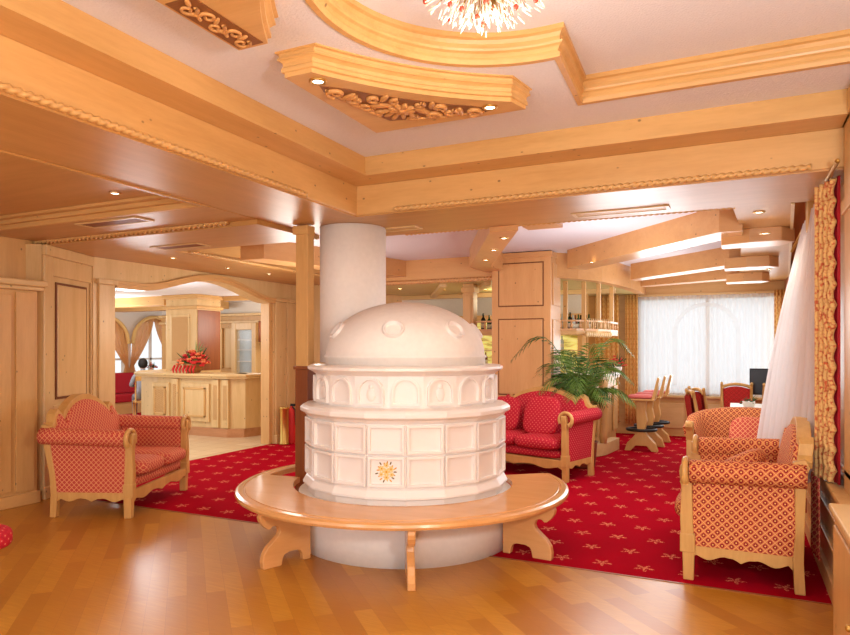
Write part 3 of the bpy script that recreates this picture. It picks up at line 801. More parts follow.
# ------------------------------------------------------------------ sofas
def crest_pts(L, zc=1.07, za=.80):
    h = L/2; pts = []
    K = 18
    for i in range(K+1):
        t = i/K*.66; pts.append((t*h, za+.08+(zc-za-.08)*math.cos(t/.66*PI/2)**.75 if i < K else za+.08))
    pts += [(.685*h, za+.055), (.71*h, za+.05), (.735*h, za+.075), (.76*h, za+.12), (.80*h, za+.145), (.85*h, za+.12), (.90*h, za+.05), (.97*h, za+.02), (1.0*h, za+.01)]
    return [(-x, z) for x, z in pts[::-1]][:-1]+pts
def apron(L, z0=.20, z1=.30, d=.045):
    """scalloped rail outline (x, z)"""
    pts = [(-L/2, z1), (-L/2, z0)]
    K = 24
    for i in range(1, K):
        t = i/K; s_ = abs(t-.5)*2
        z = z0+.5*d*math.sin(s_*PI*1.5)**2*1.4
        if .08 < s_ < .2: z += .01
        pts.append((-L/2+L*t, z))
    pts += [(L/2, z0), (L/2, z1)]
    return pts
def make_sofa(name, L, D, fab, label, cat, loc, rz, cushions=2, zc=1.05, group=None, rk=.10):
    r = empty(name, loc, rz, label, cat, group); W = M['sofaw']; F = M[fab]
    za = .80; h = L/2
    # local frame: x along the width, front towards -y, origin centre on floor
    for sx in (-1, 1):
        # front leg rising into the arm scroll
        o = [(-D/2-.025, 0), (-D/2+.04, 0), (-D/2+.045, .2), (-D/2+.035, .42), (-D/2+.03, .62), (-D/2+.03, .70), (-D/2+.01, .75), (-D/2-.02, .775), (-D/2-.045, .76), (-D/2-.05, .72), (-D/2-.035, .60), (-D/2-.045, .42), (-D/2-.04, .30), (-D/2-.03, .18)]
        b = MB(); b.poly(o, sx*h-.03, sx*h+.03, plane='yz')
        arc = [(sx*(h+.012)+sx*.082*math.cos(math.radians(q)), -D/2-.012, .725+.078*math.sin(math.radians(q))) for q in range(215, -61, -15)]
        b.tube(arc, [.022]*(len(arc)-3)+[.026, .03, .026], 8); b.box(sx*h-.036, sx*h+.036, -D/2-.045, -D/2+.05, .185, .31)
        b.build('leg', W, r, bevel=.006)
        # rear leg, raked
        o = [(D/2-.02, 0), (D/2+.04, 0), (D/2+.03, .2), (D/2+.03+.15*rk, .4), (D/2+.015+rk, .74), (D/2+.035+rk, .80), (D/2+.01+rk, .85), (D/2-.06+rk, .83), (D/2-.05+rk, .74), (D/2-.02+.1*rk, .4), (D/2-.03, .2)]
        b = MB(); b.poly(o, sx*h-.03, sx*h+.03, plane='yz'); b.build('leg', W, r, bevel=.006)
        # arm: upright panel and roll
        b = MB(); b.poly([(-D/2+.03, .225), (D/2-.01, .225), (D/2-.05+rk, .74), (-D/2+.03, .70)], sx*h-.05 if sx > 0 else sx*h-.022, sx*h+.022 if sx > 0 else sx*h+.05, plane='yz')
        a_ = b.build('arm_panel', F, r, uv=True, bevel=.012)
        b = MB(); K = 10
        path = [(sx*(h+.012), -D/2+.015+(D+rk)*i/K, .725+.02*(i/K)) for i in range(K+1)]
        vs = []; nn = 20; fs = []; 
        for (x, y, z) in path:
            for j in range(nn): a = 2*PI*j/nn; vs.append((x+math.cos(a)*.088, y, z+math.sin(a)*.078))
        for i in range(K):
            for j in range(nn):
                q = (j+1) % nn; fs.append((i*nn+j, (i+1)*nn+j, (i+1)*nn+q, i*nn+q))
        fs.append(tuple(range(nn))); fs.append(tuple(K*nn+j for j in range(nn))[::-1])
        b.add(vs, fs, True); b.build('armrest', F, r, uv=True)
        # side rail
        b = MB(); b.poly([(x, z) for x, z in apron(D-.06, .145, .24)], sx*h-.02, sx*h+.02, plane='yz'); b.build('side_rail', W, r, bevel=.004)
    b = MB(); b.poly(apron(L-.05, .14, .25, .05), -D/2-.03, -D/2+.01, plane='xz'); b.build('front_rail', W, r, bevel=.005)
    b = MB(); b.box(-h+.03, h-.03, D/2-.01, D/2+.03, .2, .3); b.build('back_rail', W, r, bevel=.004)
    # back upholstery
    cp = crest_pts(L-.04, zc, za)
    def by(z): return D/2-.02+(z-.3)*(.1+rk)
    b = MB(); NZ = 10; vs = []; fs = []
    k = len(cp)
    for side in (0, 1):
        for j in range(NZ+1):
            for i, (x, z) in enumerate(cp):
                zz = .28+(z-.015-.28)*j/NZ; u = i/(k-1)
                bulge = .05*math.sin(PI*min(1, max(0, (zz-.28)/.75)))*math.sin(PI*u)**.4
                yy = by(zz)-(.06+bulge if side == 0 else -.02)
                vs.append((x, yy, zz))
    o2 = (NZ+1)*k
    for j in range(NZ):
        for i in range(k-1):
            fs.append((j*k+i, j*k+i+1, (j+1)*k+i+1, (j+1)*k+i)); fs.append((o2+j*k+i, o2+(j+1)*k+i, o2+(j+1)*k+i+1, o2+j*k+i+1))
    for i in range(k-1): fs.append((NZ*k+i, NZ*k+i+1, o2+NZ*k+i+1, o2+NZ*k+i))
    b.add(vs, fs, True); b.build('backrest', F, r, uv=True)
    # crest rail: rectangular section following the curve
    b = MB(); vs = []; fs = []
    for i, (x, z) in enumerate(cp):
        p0 = cp[max(0, i-1)]; p1 = cp[min(k-1, i+1)]; tx, tz = p1[0]-p0[0], p1[1]-p0[1]; l = math.hypot(tx, tz); nx, nz = -tz/l, tx/l
        hh = .028+.012*math.cos(x/h*PI/2)
        for dn, dy in ((-hh, -.05), (hh, -.05), (hh, .035), (-hh, .035)):
            vs.append((x+nx*dn, by(z)+dy, z+nz*dn))
    for i in range(k-1):
        for j in range(4):
            q = (j+1) % 4; fs.append((i*4+j, (i+1)*4+j, (i+1)*4+q, i*4+q))
    fs.append((0, 1, 2, 3)); fs.append(tuple((k-1)*4+j for j in (3, 2, 1, 0)))
    b.add(vs, fs); b.build('crest_rail', W, r, bevel=.008)
    # seat
    b = MB(); b.pillow(-h+.05, h-.05, -D/2-.02, D/2-.05, .24, .37, 8); b.build('seat', F, r, uv=True)
    cw = (L-.12)/cushions
    for i in range(cushions):
        x0 = -h+.06+i*cw
        b = MB(); b.pillow(x0+(.02 if i == 0 else 0), x0+cw-.004-(.02 if i == cushions-1 else 0), -D/2-.10, D/2-.09, .345, .51, 5); b.build('seat_cushion', F, r, uv=True)
    return r
def place(ax, ay): return (ax, ay, 0)
# left sofa: near front leg (-4.98,4.31), near rear (-5.66,4.03), far front (-5.42,5.41)
ang = math.atan2(1.10, -.44)             # width direction near -> far
# local +x must point so that front (-y) faces (+.93,+.37): x dir = rot90 of front
cx_, cy_ = (-5.66-5.42)/2+.0, (4.03+5.41)/2
make_sofa('sofa', 1.18, .70, 'fab_left', 'two-seat sofa in orange-red lattice brocade, on the parquet before the left panelled wall', 'sofa', (cx_, cy_, 0), ang)
# right sofa: faces -X
make_sofa('sofa', 1.22, .65, 'fab_gold', 'two-seat sofa in gold diamond brocade at the right, beside the white voile', 'sofa', (.035, 5.38, 0), -PI/2, zc=1.02, rk=.03)
# red sofa behind the stove
make_sofa('sofa', 1.40, .60, 'fab_red', 'crimson sofa with pale wooden frame standing before the panelled pillar', 'sofa', (-2.35, 8.05, 0), -math.radians(17), zc=1.01, rk=.10)
# armchair beyond right sofa, facing camera
def tub_chair(loc, rz, label):
    r = empty('armchair', loc, rz, label, 'armchair'); F = M['fab_gold']; W = M['sofaw']
    hw, dp = .44, .62
    def shell(u, off):
        # plan curve from the left arm front round the back to the right arm front
        if u < .22: t = u/.22; x, y = -hw-off, -.30+t*.30
        elif u > .78: t = (1-u)/.22; x, y = hw+off, -.30+t*.30
        else:
            a = PI-(u-.22)/.56*PI; x, y = (hw+off)*math.cos(a), (.34+off)*math.sin(a)
        return x, y
    def ztop(u): return .74+.165*math.sin(PI*u)**1.4
    b = MB(); N = 48; vs = []; fs = []; ring = []
    sec = [(-.07, .30), (-.075, .5), (-.06, .9), (-.03, .985), (.02, 1.0), (.06, .97), (.055, .9), (.03, .5), (.02, .0)]
    for i in range(N+1):
        u = i/N; zt = ztop(u)
        for o, q in sec:
            z = .28+(zt-.28)*q; lean = .07*q; x, y = shell(u, o+lean*.8); vs.append((x, y, z))
    k = len(sec)
    for i in range(N):
        for j in range(k):
            q = (j+1) % k; fs.append((i*k+j, i*k+q, (i+1)*k+q, (i+1)*k+j))
    fs.append(tuple(range(k))); fs.append(tuple(N*k+j for j in range(k))[::-1])
    b.add(vs, fs, True); b.build('backrest', F, r, uv=True)
    b = MB(); b.pillow(-.40, .40, -.34, .28, .28, .48, 4); b.build('seat', F, r, uv=True)
    for sx in (-1, 1):
        o = [(-.30, 0), (-.35, 0), (-.36, .2), (-.34, .4), (-.33, .6), (-.36, .7), (-.40, .74), (-.39, .79), (-.34, .80), (-.30, .76), (-.285, .6), (-.29, .3)]
        x0 = sx*(hw+.035); b = MB(); b.poly(o, x0-.035, x0+.035, plane='yz'); b.ell((x0, -.365, .765), (.045, .04, .04)); b.build('leg', W, r, bevel=.006)
        b = MB(); b.poly([(.22, 0), (.27, 0), (.27, .3), (.22, .3)], sx*.30-.03, sx*.30+.03, plane='yz'); b.build('leg', W, r, bevel=.006)
    b = MB(); b.poly(apron(.86, .18, .29, .05), -.35, -.31, plane='xz'); b.build('front_rail', W, r, bevel=.005)
    return r
tub_chair((.09, 7.60, 0), -.12, 'gold diamond brocade tub armchair behind the right sofa, facing forward')
# throw cushions
def cushion(loc, rot, size, fab, label, nm='throw_cushion'):
    b = MB(); Mx = Matrix.Rotation(rot[2], 3, 'Z') @ Matrix.Rotation(rot[0], 3, 'X')
    b.pillow(-size/2, size/2, -size/2, size/2, -.07, .07, 3.2, M=Mx)
    o = b.build(nm, M[fab], uv=True); o.location = loc; return tag(o, label, 'cushion', 'patterned throw cushions')
cushion((.02, 5.42, .68), (.55, 0, -PI/2-.3), .38, 'fab_gold', 'patterned throw cushion lying on the right sofa seat')
cushion((.14, 7.50, .66), (1.0, 0, -.15), .40, 'fab_left', 'patterned throw cushion propped in the armchair')
cushion((-2.16, 8.00, .71), (1.25, 0, -.3), .50, 'fab_red', 'crimson dotted cushion leaning at right in the red sofa')
cushion((-2.70, 8.17, .70), (1.25, 0, -.3), .46, 'fab_red', 'crimson dotted cushion beside the stove edge on the red sofa')
# small red stool at the left picture edge
sl = empty('stool', (-4.11, 2.46, 0), 0, 'round red upholstered stool cut off at the left edge', 'stool')
b = MB(); b.pillow(-.16, .16, -.16, .16, .33, .47, 2.2); b.build('seat', M['fab_red'], sl, uv=True)
for i in range(4):
    a = PI/4+i*PI/2; b = MB(); b.tube([(.05*math.cos(a), .05*math.sin(a), .35), (.07*math.cos(a), .07*math.sin(a), 0)], [.018, .014]); b.build('leg', M['sofaw'], sl)
# ------------------------------------------------------------------ carved ceiling panels
def carved_panel(sgn, label):
    """sgn=1: far panel, -1: its mirror about the circle centre line"""
    cy = cc[1]
    r = empty('carved_ceiling_panel', (cc[0], cy, ZC), 0, label, 'ceiling panel', 'carved pine ceiling panels')
    def outline(g):
        # local coordinates; g grows the outline
        R0 = .99-g
        xl = -1.14-g; yt = 1.12+g; yl = .17-g*.6; xr = -.20+g*.6
        a0_ = math.atan2(yl, -math.sqrt(R0**2-yl**2)); a1_ = math.atan2(math.sqrt(R0**2-(xr)**2), xr)
        pts = [(xl, yl), (xl, yt), (xr+.04, yt)]
        for i in range(17):
            t = i/16; ex = (R0*math.cos(a1_), R0*math.sin(a1_)); ey = (R0*math.cos(a0_), R0*math.sin(a0_)); sg_ = .075*4*t*(1-t)/math.sqrt(2)
            pts.append((ex[0]+(ey[0]-ex[0])*t-sg_, ex[1]+(ey[1]-ex[1])*t+sg_))
        return [(x, y*sgn) for x, y in pts]
    zs = [(.0, -.135), (.0, -.112), (.022, -.108), (.022, -.088), (.01, -.08), (.014, -.06), (.034, -.05), (.05, -.046), (.05, -.036), (.038, -.03), (.042, -.012), (.066, -.008), (.066, 0)]
    rg = [(outline(g*.65), z*.95) for g, z in zs]; k = len(rg[0][0]); b = MB(); vs = []; fs = []
    for o, z in rg: vs += [(x, y, z) for x, y in o]
    for i in range(len(rg)-1):
        for j in range(k):
            q = (j+1) % k; fs.append((i*k+j, i*k+q, (i+1)*k+q, (i+1)*k+j))
    t3 = geometry.tessellate_polygon([[Vector((x, y, 0)) for x, y in rg[0][0]]]); fs += [tuple(t) for t in t3]
    b.add(vs, fs); b.build('moulded_board', M['pine_x'], r)
    # carving: symmetric about the diagonal
    z0 = -.1300; b = MB()
    def P(d, s_):   # d along diagonal outwards, s_ across
        d -= .095
        x = -(d-s_)/math.sqrt(2); y = (d+s_)/math.sqrt(2); return (x, y*sgn, z0)
    plate = [(1.06, -.50), (1.14, -.46), (1.30, -.24), (1.44, 0), (1.30, .24), (1.14, .46), (1.06, .50), (1.05, .36), (1.075, .2), (1.08, 0), (1.075, -.2), (1.05, -.36)]
    if sgn > 0: b.poly([P(d, s_)[:2] for d, s_ in plate], z0-.0015, z0+.02)
    if sgn < 0: b.box(-1.125, -.985, -.62, -.19, z0-.0015, z0+.02)
    b.build('ground', M['carve'], r)
    b = MB()
    def spiral(d, s_, r0, turns, a0, dr, w=.016):
        pts = []
        for i in range(26):
            t = i/25; a = a0+dr*turns*2*PI*t; rr = r0*(1-.85*t); q = P(d+rr*math.cos(a), s_+rr*math.sin(a)); pts.append((q[0], q[1], z0-.008))
        b.tube(pts, [w*(1-.4*i/25) for i in range(26)], 7)
    for sg in ((-1, 1) if sgn > 0 else ()):
        spiral(1.115, sg*.40, .055, 1.3, 0, sg); spiral(1.17, sg*.28, .05, 1.2, PI, -sg); spiral(1.12, sg*.19, .04, 1.2, 1, sg); spiral(1.245, sg*.20, .045, 1.2, 2, sg)
        spiral(1.12, sg*.07, .035, 1.1, 3, -sg, .012); spiral(1.31, sg*.10, .03, 1.1, 3, -sg, .012)
        for (d, s_, l, ww, an) in ((1.14, .33, .06, .02, .5), (1.2, .12, .08, .025, 1.1), (1.25, .26, .05, .018, 2.0), (1.33, .12, .05, .018, 1.8), (1.1, .14, .05, .018, .2)):
            q = P(d, sg*s_); a = PI-PI/4-sg*an
            b.ell((q[0], q[1], z0-.006), (l, ww, .014), M=Matrix.Rotation(a*sgn, 3, 'Z'))
        path = [P(1.09, sg*.46), P(1.2, sg*.33), P(1.28, sg*.22), P(1.37, sg*.08)]
        b.tube([(x, y, z0-.006) for x, y, z in path], .010, 6)
    if sgn < 0:
        for i in range(5):
            yy = -.235-.08*i; xx = -1.04 if i % 2 else -1.07; pts = []
            for k2 in range(22):
                t = k2/21; a = (i % 2)*PI+t*8; rr = .04*(1-.8*t); pts.append((xx+rr*math.cos(a), yy+rr*math.sin(a), z0-.006))
            b.tube(pts, [.009*(1-.4*k2/21) for k2 in range(22)], 7)
            b.ell((-1.03-.04*(i % 2), yy-.04, z0-.005), (.03, .011, .01), M=Matrix.Rotation(i*1.3, 3, 'Z'))
    for i in range(8 if sgn > 0 else 0):
        a = 2*PI*i/8; q = P(1.215+.045*math.cos(a), .045*math.sin(a)); b.ell((q[0], q[1], z0-.008), (.04, .017, .016), M=Matrix.Rotation(sgn*(3*PI/4-a), 3, 'Z'))
    q = P(1.215, 0)
    if sgn > 0: b.ell((q[0], q[1], z0-.014), (.022, .022, .018))
    for i in range(5 if sgn > 0 else 0):
        an = (i-2)*.35; q = P(1.34-.03*abs(i-2), an*.12); b.ell((q[0], q[1], z0-.006), (.055, .016, .014), M=Matrix.Rotation(sgn*(3*PI/4-an), 3, 'Z'))
    b.build('carved_scrolls', M['carved'], r)
    return r
carved_panel(1, 'curved pine ceiling panel with carved scrolls and two downlights, nearest the beam corner')
carved_panel(-1, 'carved pine ceiling panel partly cut off at the upper left')
# ------------------------------------------------------------------ downlights
dl = None
def downlight(x, y, z, label, power=0, r=.042):
    global dl
    if dl is None:
        dl = empty('downlight', (x, y, z), 0, label, 'ceiling light', 'recessed ceiling downlights')
        b = MB(); b.lathe([(.028, .0), (.045, .0), (.045, -.006), (.03, -.008), (.028, -.002)], n=20); b.build('trim_ring', M['brass'], dl)
        b = MB(); b.lathe([(.0, -.004), (.029, -.003), (.029, .0)], n=16); b.build('lens', M['lamp_on'], dl)
        o = dl
    else:
        o = copy_tree(dl); o.location = (x, y, z); o['label'] = label
    if power:
        lamp('downlight_lamp', 'SPOT', (x, y, z-.03), power, (1, .85, .66), .03, spot=2.3).parent = None
    return o
def atz(px, py, z, dz=.0):
    """plan position of a fixture on the ceiling plane z"""
    d = 660*(z-1.55)/(348-py); u = (px-425)/660
    return (d*(FX+u*.9051), d*(FY+u*.4252))
for px, py, z, lab, pw in ((318, 81, 2.92, 'downlight at the left end of the carved corner panel', 14), (490, 107, 2.92, 'downlight at the right end of the carved corner panel', 14),
        (115, 193, 2.743, 'downlight in the wooden coffer at upper left', 22), (173, 258, 2.608, 'downlight above the left end of the arch', 16), (228, 268, 2.608, 'downlight above the middle of the arch', 16),
        (269, 274, 2.608, 'downlight above the right end of the arch', 16), (504, 238, 2.598, 'nearest downlight under the diagonal beam by the pillar', 10), (494, 250, 2.598, 'second downlight under the diagonal beam by the pillar', 0),
        (486, 260, 2.598, 'third downlight under the diagonal beam by the pillar', 10), (759, 212, 2.658, 'downlight in the glossy soffit at upper right', 12),
        (765, 233, 2.53, 'downlight under the nearest hooked beam end', 10), (769, 269, 2.53, 'downlight under the second hooked beam end', 8),
        (592, 262, 2.598, 'downlight at the bar end of the long diagonal beam', 8), (400, 289, 2.505, 'leftmost downlight inside the bar canopy', 10), (444, 290, 2.505, 'middle downlight inside the bar canopy', 10), (485, 290, 2.505, 'downlight inside the bar canopy beside the pillar', 8)):
    x, y = atz(px, py, z); downlight(x, y, z, lab, pw)
# ------------------------------------------------------------------ ceiling vents
vt = None
def vent(x, y, z, L, W_, rz, label):
    v = empty('ceiling_vent', (x, y, z), rz, label, 'vent', 'slatted ceiling vents')
    b = MB(); t = .025
    b.box(-L/2, L/2, -W_/2, -W_/2+t, -.01, .0); b.box(-L/2, L/2, W_/2-t, W_/2, -.01, 0); b.box(-L/2, -L/2+t, -W_/2+t, W_/2-t, -.01, 0); b.box(L/2-t, L/2, -W_/2+t, W_/2-t, -.01, 0)
    b.build('frame', M['pale_x'], v)
    b = MB(); k = 5
    for i in range(k):
        y_ = -W_/2+t+(W_-2*t)*(i+.5)/k; b.box(-L/2+t, L/2-t, y_-.006, y_+.008, -.006, 0)
    b.build('slats', M['dark'] if W_ > .18 else M['pine_x'], v)
x, y = atz(620, 211, ZS-.012); vent(x, y, ZS-.013, .75, .16, 0, 'slatted vent in the beam soffit right of the stove')
x, y = atz(392, 229, ZS-.012); vent(x+.0, y, ZS-.013, .55, .16, 0, 'slatted vent in the beam soffit beside the chimney column')
x, y = atz(114, 222, ZS-.01); vent(x, y, ZS-.011, .75, .2, 0, 'slatted vent in the left wooden soffit, nearer of the two')
x, y = atz(180, 246, 2.61); vent(x, y, 2.609, .65, .2, 0, 'slatted vent in the left wooden soffit above the arch, farther of the two')
# ------------------------------------------------------------------ chandelier
ch = empty('chandelier', (cc[0], cc[1], ZU), 0, 'crystal flower chandelier on the raised white ceiling', 'chandelier')
b = MB(); b.lathe([(.0, -.03), (.12, -.03), (.14, -.01), (.14, 0)], n=24); b.build('ceiling_plate', M['brass'], ch)
crys = NT('crystal', .08, .6); crys.col(lin((255, 246, 226))); crys.b.inputs['Emission Color'].default_value = lin((255, 236, 196)); crys.b.inputs['Emission Strength'].default_value = .12; crys.b.inputs['Transmission Weight'].default_value = .4
petals = MB(); stems = MB(); RG = plain('red_glass', (190, 70, 50), .2)
for i in range(420):
    a = random.uniform(0, 2*PI); ph = random.uniform(.05, 1.25); r = .30*(.75+.35*random.random())
    dx, dy, dz = math.cos(a)*math.sin(ph), math.sin(a)*math.sin(ph), -math.cos(ph)*.85
    e = Vector((dx*r, dy*r, dz*r-.04)); s0 = Vector((dx*.06, dy*.06, -.03))
    if i % 2 == 0: stems.tube([s0, (s0+e)/2+Vector((0, 0, .01)), e], .0015, 4)
    dirv = Vector((dx, dy, dz)).normalized(); q = dirv.to_track_quat('Z', 'Y').to_matrix()
    petals.ell(e, (.0035, .0035, .010+.016*random.random()), 6, 4, M=q @ Matrix.Rotation(random.uniform(-.6, .6), 3, 'X'))
    if i % 16 == 0:
        bd = MB(); bd.ell(e*1.02, (.011, .011, .013), 8, 6); bd.build('glass_rose', RG, ch)
tag(petals.build('crystals', crys.m, ch), kind='stuff'); stems.build('wires', M['brass'], ch)
lamp('chandelier_lamp', 'POINT', (cc[0], cc[1], 2.80), 13, (1, .97, .93), .14)
# ------------------------------------------------------------------ big panelled pillar by the bar
pl = empty('panelled_pillar', (-2.60, 8.87, 0), 0, 'rosy panelled wooden pillar behind the crimson sofa', 'pillar')
b = MB(); b.box(-.41, .41, -.32, .22, 0, 2.83); b.build('shaft', M['rosy_z'], pl, bevel=.01)
for z0, z1 in ((.93, 1.93), (2.12, 2.68)):
    b = MB(); b.box(-.30, .30, -.335, -.32, z0, z1); b.build('panel', M['rosy_z'], pl, bevel=.006)
    b = MB()
    for (x0, x1, q0, q1) in ((-.315, .315, z0-.015, z0), (-.315, .315, z1, z1+.015), (-.315, -.30, z0, z1), (.30, .315, z0, z1)): b.box(x0, x1, -.323, -.318, q0, q1)
    b.build('groove_shade', M['groove_shade'], pl)  # thin dark frame, panel edge shade given as colour
    b = MB(); b.box(.41, .425, -.24, .14, z0, z1); b.build('panel', M['rosy_z'], pl, bevel=.006)
b = MB(); b.box(-.425, .425, -.335, .235, 2.76, 2.83); b.build('capital', M['rosy_x'], pl, bevel=.008)
b = MB(); b.box(-.43, .43, -.34, .24, 0, .12); b.build('plinth', M['rosy_x'], pl, bevel=.01)
# ------------------------------------------------------------------ bar
bar = empty('bar_counter', (0, 0, 0), 0, 'wooden bar counter with pale top running behind the palm to the window', 'bar')
bp = [(-5.4, 9.3), (-2.3, 9.3), (-1.98, 9.45), (-1.85, 9.8), (-1.78, 10.4), (-1.75, 11.0)]
band(bp, .45, 0, 1.08).build('body', M['pine_z'], bar)
band([(x+.08 if x > -2.3 else x, y-.08 if i < 3 else y) for i, (x, y) in enumerate(bp)], .62, 1.12, 1.17).build('counter_top', M['white'], bar, bevel=.01)
band([(x+.06 if x > -2.3 else x, y-.06 if i < 3 else y) for i, (x, y) in enumerate(bp)], .55, 1.08, 1.12).build('counter_edge', M['pine_x'], bar)
b = MB()
for (x, y) in ((-1.84, 9.95), (-1.79, 10.45), (-1.76, 10.9)): b.box(x+.0, x+.03, y-.18, y+.18, .25, .95)
b.build('panels', M['pine_z'], bar, bevel=.01)
band([(-2.3, 9.12), (-1.86, 9.3), (-1.68, 9.75), (-1.6, 10.4)], .14, 0, .18).build('step', M['pale_x'], bar, bevel=.01)
# counter pedestal column
b = MB(); b.lathe([(.05, .18), (.06, .3), (.045, .5), (.07, .7), (.05, .9), (.08, 1.1)], (-1.72, 9.72), 16); b.build('column', M['pine_z'], bar)
# white leaflets, flowers on bar
def bouquet(name, loc, rad, hgt, n, cols, label, vase, cat='flowers'):
    r = empty(name, loc, 0, label, cat)
    vase(r)
    lf = MB(); parts = {c: MB() for c in cols}
    for i in range(n):
        a = random.uniform(0, 2*PI); q = math.sqrt(random.random()); x, y = rad*q*math.cos(a), rad*q*math.sin(a); z = hgt*(.45+.55*(1-q*q))*random.uniform(.75, 1.05)
        c = cols[i % len(cols)]; mb = parts[c]; s_ = rad*.17
        for k in range(5):
            aa = 2*PI*k/5; mb.ell((x+s_*.55*math.cos(aa), y+s_*.55*math.sin(aa), z), (s_*.5, s_*.4, s_*.45), 6, 4, M=Matrix.Rotation(aa, 3, 'Z'))
    for i in range(min(n, 30)):
        a = random.uniform(0, 2*PI); t = random.uniform(.5, 1.15); x, y = rad*t*math.cos(a), rad*t*math.sin(a); z = hgt*random.uniform(.3, 1.25)
        p0 = Vector((x*.2, y*.2, hgt*.2)); p1 = Vector((x, y, z)); mid = (p0+p1)/2+Vector((0, 0, .03)); w_ = rad*.06
        lf.tube([p0, mid, p1], [w_*.4, w_, w_*.1], 5, flat=.3)
    for c in cols: parts[c].build('blossoms', M[c], r)
    lf.build('leaves', M['leaf2'], r)
    return r
def potv(r):
    b = MB(); b.lathe([(.05, 0), (.07, .05), (.075, .09), (.065, .09)], n=16); b.build('pot', M['white'], r)
bouquet('flower_pot', (-1.66, 10.55, 1.17), .14, .26, 22, ['flower_red'], 'red potted flower on the end of the bar counter', potv, 'potted plant')
b = MB(); b.box(-.13, .13, -.1, .1, 0, .012, rz=.3); b.box(-.1, .15, -.08, .11, .012, .022, rz=-.2)
o = b.build('menu_card', M['white']); o.location = (-1.8, 9.85, 1.17); tag(o, 'white menu cards lying on the bar top beside the palm', 'menu')
# hanging gallery with bottles
gl = empty('hanging_shelf', (0, 0, 0), 0, 'wooden gallery shelf hanging over the bar on turned posts', 'shelf')
gp = [(-3.72, 9.25), (-2.45, 9.25), (-2.05, 9.45), (-1.82, 9.85), (-1.72, 10.35), (-1.7, 10.9)]
band(gp, .30, 1.74, 1.80).build('shelf_board', M['pine_x'], gl, bevel=.006)
band([(x, y) for x, y in gp], .03, 1.80, 1.83).build('edge_lip', M['rosy_x'], gl)
band([(x, y) for x, y in gp], .03, 1.93, 1.955).build('rail', M['rosy_x'], gl)
bal = None
for i in range(len(gp)-1):
    p, q = Vector(gp[i]), Vector(gp[i+1]); L = (q-p).length; k = max(1, int(L/.14))
    for j in range(k):
        c = p+(q-p)*(j+.5)/k
        if bal is None:
            b = MB(); b.lathe([(.012, 1.83), (.02, 1.87), (.012, 1.9), (.014, 1.93)], (0, 0), 6); bal = b.build('baluster', M['rosy_z'], gl); o = bal
        else: o = bal.copy(); C.objects.link(o)
        o.location = (c.x, c.y+.015, 0)
for x, y, w_ in ((-3.61, 9.28, .085), (-1.98, 9.62, .03), (-1.84, 10.0, .03), (-1.75, 10.6, .03), (-2.2, 9.42, .03)):
    b = MB(); b.box(x-w_, x+w_, y-w_, y+w_, 1.80, 2.51)
    if w_ > .05:
        b.box(x-w_-.03, x+w_+.03, y-w_-.03, y+w_+.03, 1.68, 1.84); b.box(x-w_-.02, x+w_+.02, y-w_-.02, y+w_+.02, 2.38, 2.46); b.box(x-.05, x+.05, y-w_-.012, y, 1.9, 2.34)
    b.build('post', M['pine_z'], gl, bevel=.006)
# pale carved valance at shelf corner
b = MB()
for i in range(12):
    t = i/11; x = -1.95+.2*t; y = 9.55+.75*t; b.ell((x+.03, y-.03, 1.75), (.03, .03, .045), 8, 6)
    b.tube([(x+.03, y-.03, 1.83), (x+.03, y-.03, 1.98)], .008, 5)
b.build('carved_valance', M['pale_x'], gl)
bt_cols = [plain('bottle_dark', (20, 26, 18), .15), plain('bottle_green', (40, 80, 40), .15), plain('bottle_amber', (120, 60, 20), .15), plain('bottle_clear', (190, 200, 190), .15)]
lab_m = plain('bottle_label', (225, 215, 190), .6)
def bottle_mesh(m):
    r = empty('bottle'); b = MB(); b.lathe([(.036, 0), (.038, .01), (.038, .16), (.03, .19), (.014, .215), (.013, .27), (.0, .272)], n=12); b.build('body', m, r)
    b = MB(); b.lathe([(.039, .05), (.039, .12)], n=12); b.build('bottle_label', lab_m, r); return r
def put_bottle(pi, x, y, z, label, group):
    k = pi % 4
    if k not in protos:
        protos[k] = bottle_mesh(bt_cols[k]); o = protos[k]
    else: o = copy_tree(protos[k])
    o.location = (x, y, z); s_ = random.uniform(.85, 1.05); o.scale = (s_, s_, s_); tag(o, label, 'bottle', group)
protos = {}
cn = ['dark', 'green', 'amber', 'clear']
for i in range(9):
    x = -3.45+i*.083; put_bottle(i, x, 9.42+.03*(i % 2), 1.80, '%s bottle on the hanging shelf left of the rosy pillar, %s' % (cn[i % 4], 'among the closely set row'), 'bottles on the hanging shelf left of the pillar')
for i in range(12):
    t = i/11; x = -2.42+t*.42; y = 9.52+t*.75+(.05 if i % 2 else 0); x = min(x, -1.98)
    put_bottle((i*3) % 4, -2.30+.30*t, 9.44+.62*t+.02*(i % 2), 1.80, '%s bottle on the hanging shelf right of the rosy pillar, in the dense row' % cn[(i*3) % 4], 'bottles on the hanging shelf right of the pillar')
# back bar
bb = empty('back_bar', (0, 0, 0), 0, 'back bar cabinet with backlit yellow glass bays', 'cabinet')
b = MB(); b.box(-5.4, -2.36, 11.35, 11.68, 0, .9); b.box(-5.4, -2.36, 11.3, 11.68, 2.06, 2.14); 
for x in (-5.36, -4.6, -3.8, -3.1, -2.4): b.box(x-.04, x+.04, 11.33, 11.68, .9, 2.1)
b.build('carcass', M['pine_z'], bb)
b = MB(); b.box(-5.4, -2.4, 11.64, 11.66, .9, 2.1); b.build('backlit_panel', M['backlit'], bb)
for z in (1.2, 1.5, 1.8):
    b = MB(); b.box(-5.4, -2.4, 11.38, 11.63, z, z+.02); b.build('shelf', M['pale_x'], bb)
for i in range(14):
    x = -4.47+i*.157; put_bottle(i, x, 11.48, (1.22, 1.52)[i % 2], '%s bottle before the yellow backlit glass of the back bar' % cn[i % 4], 'bottles in the back bar')
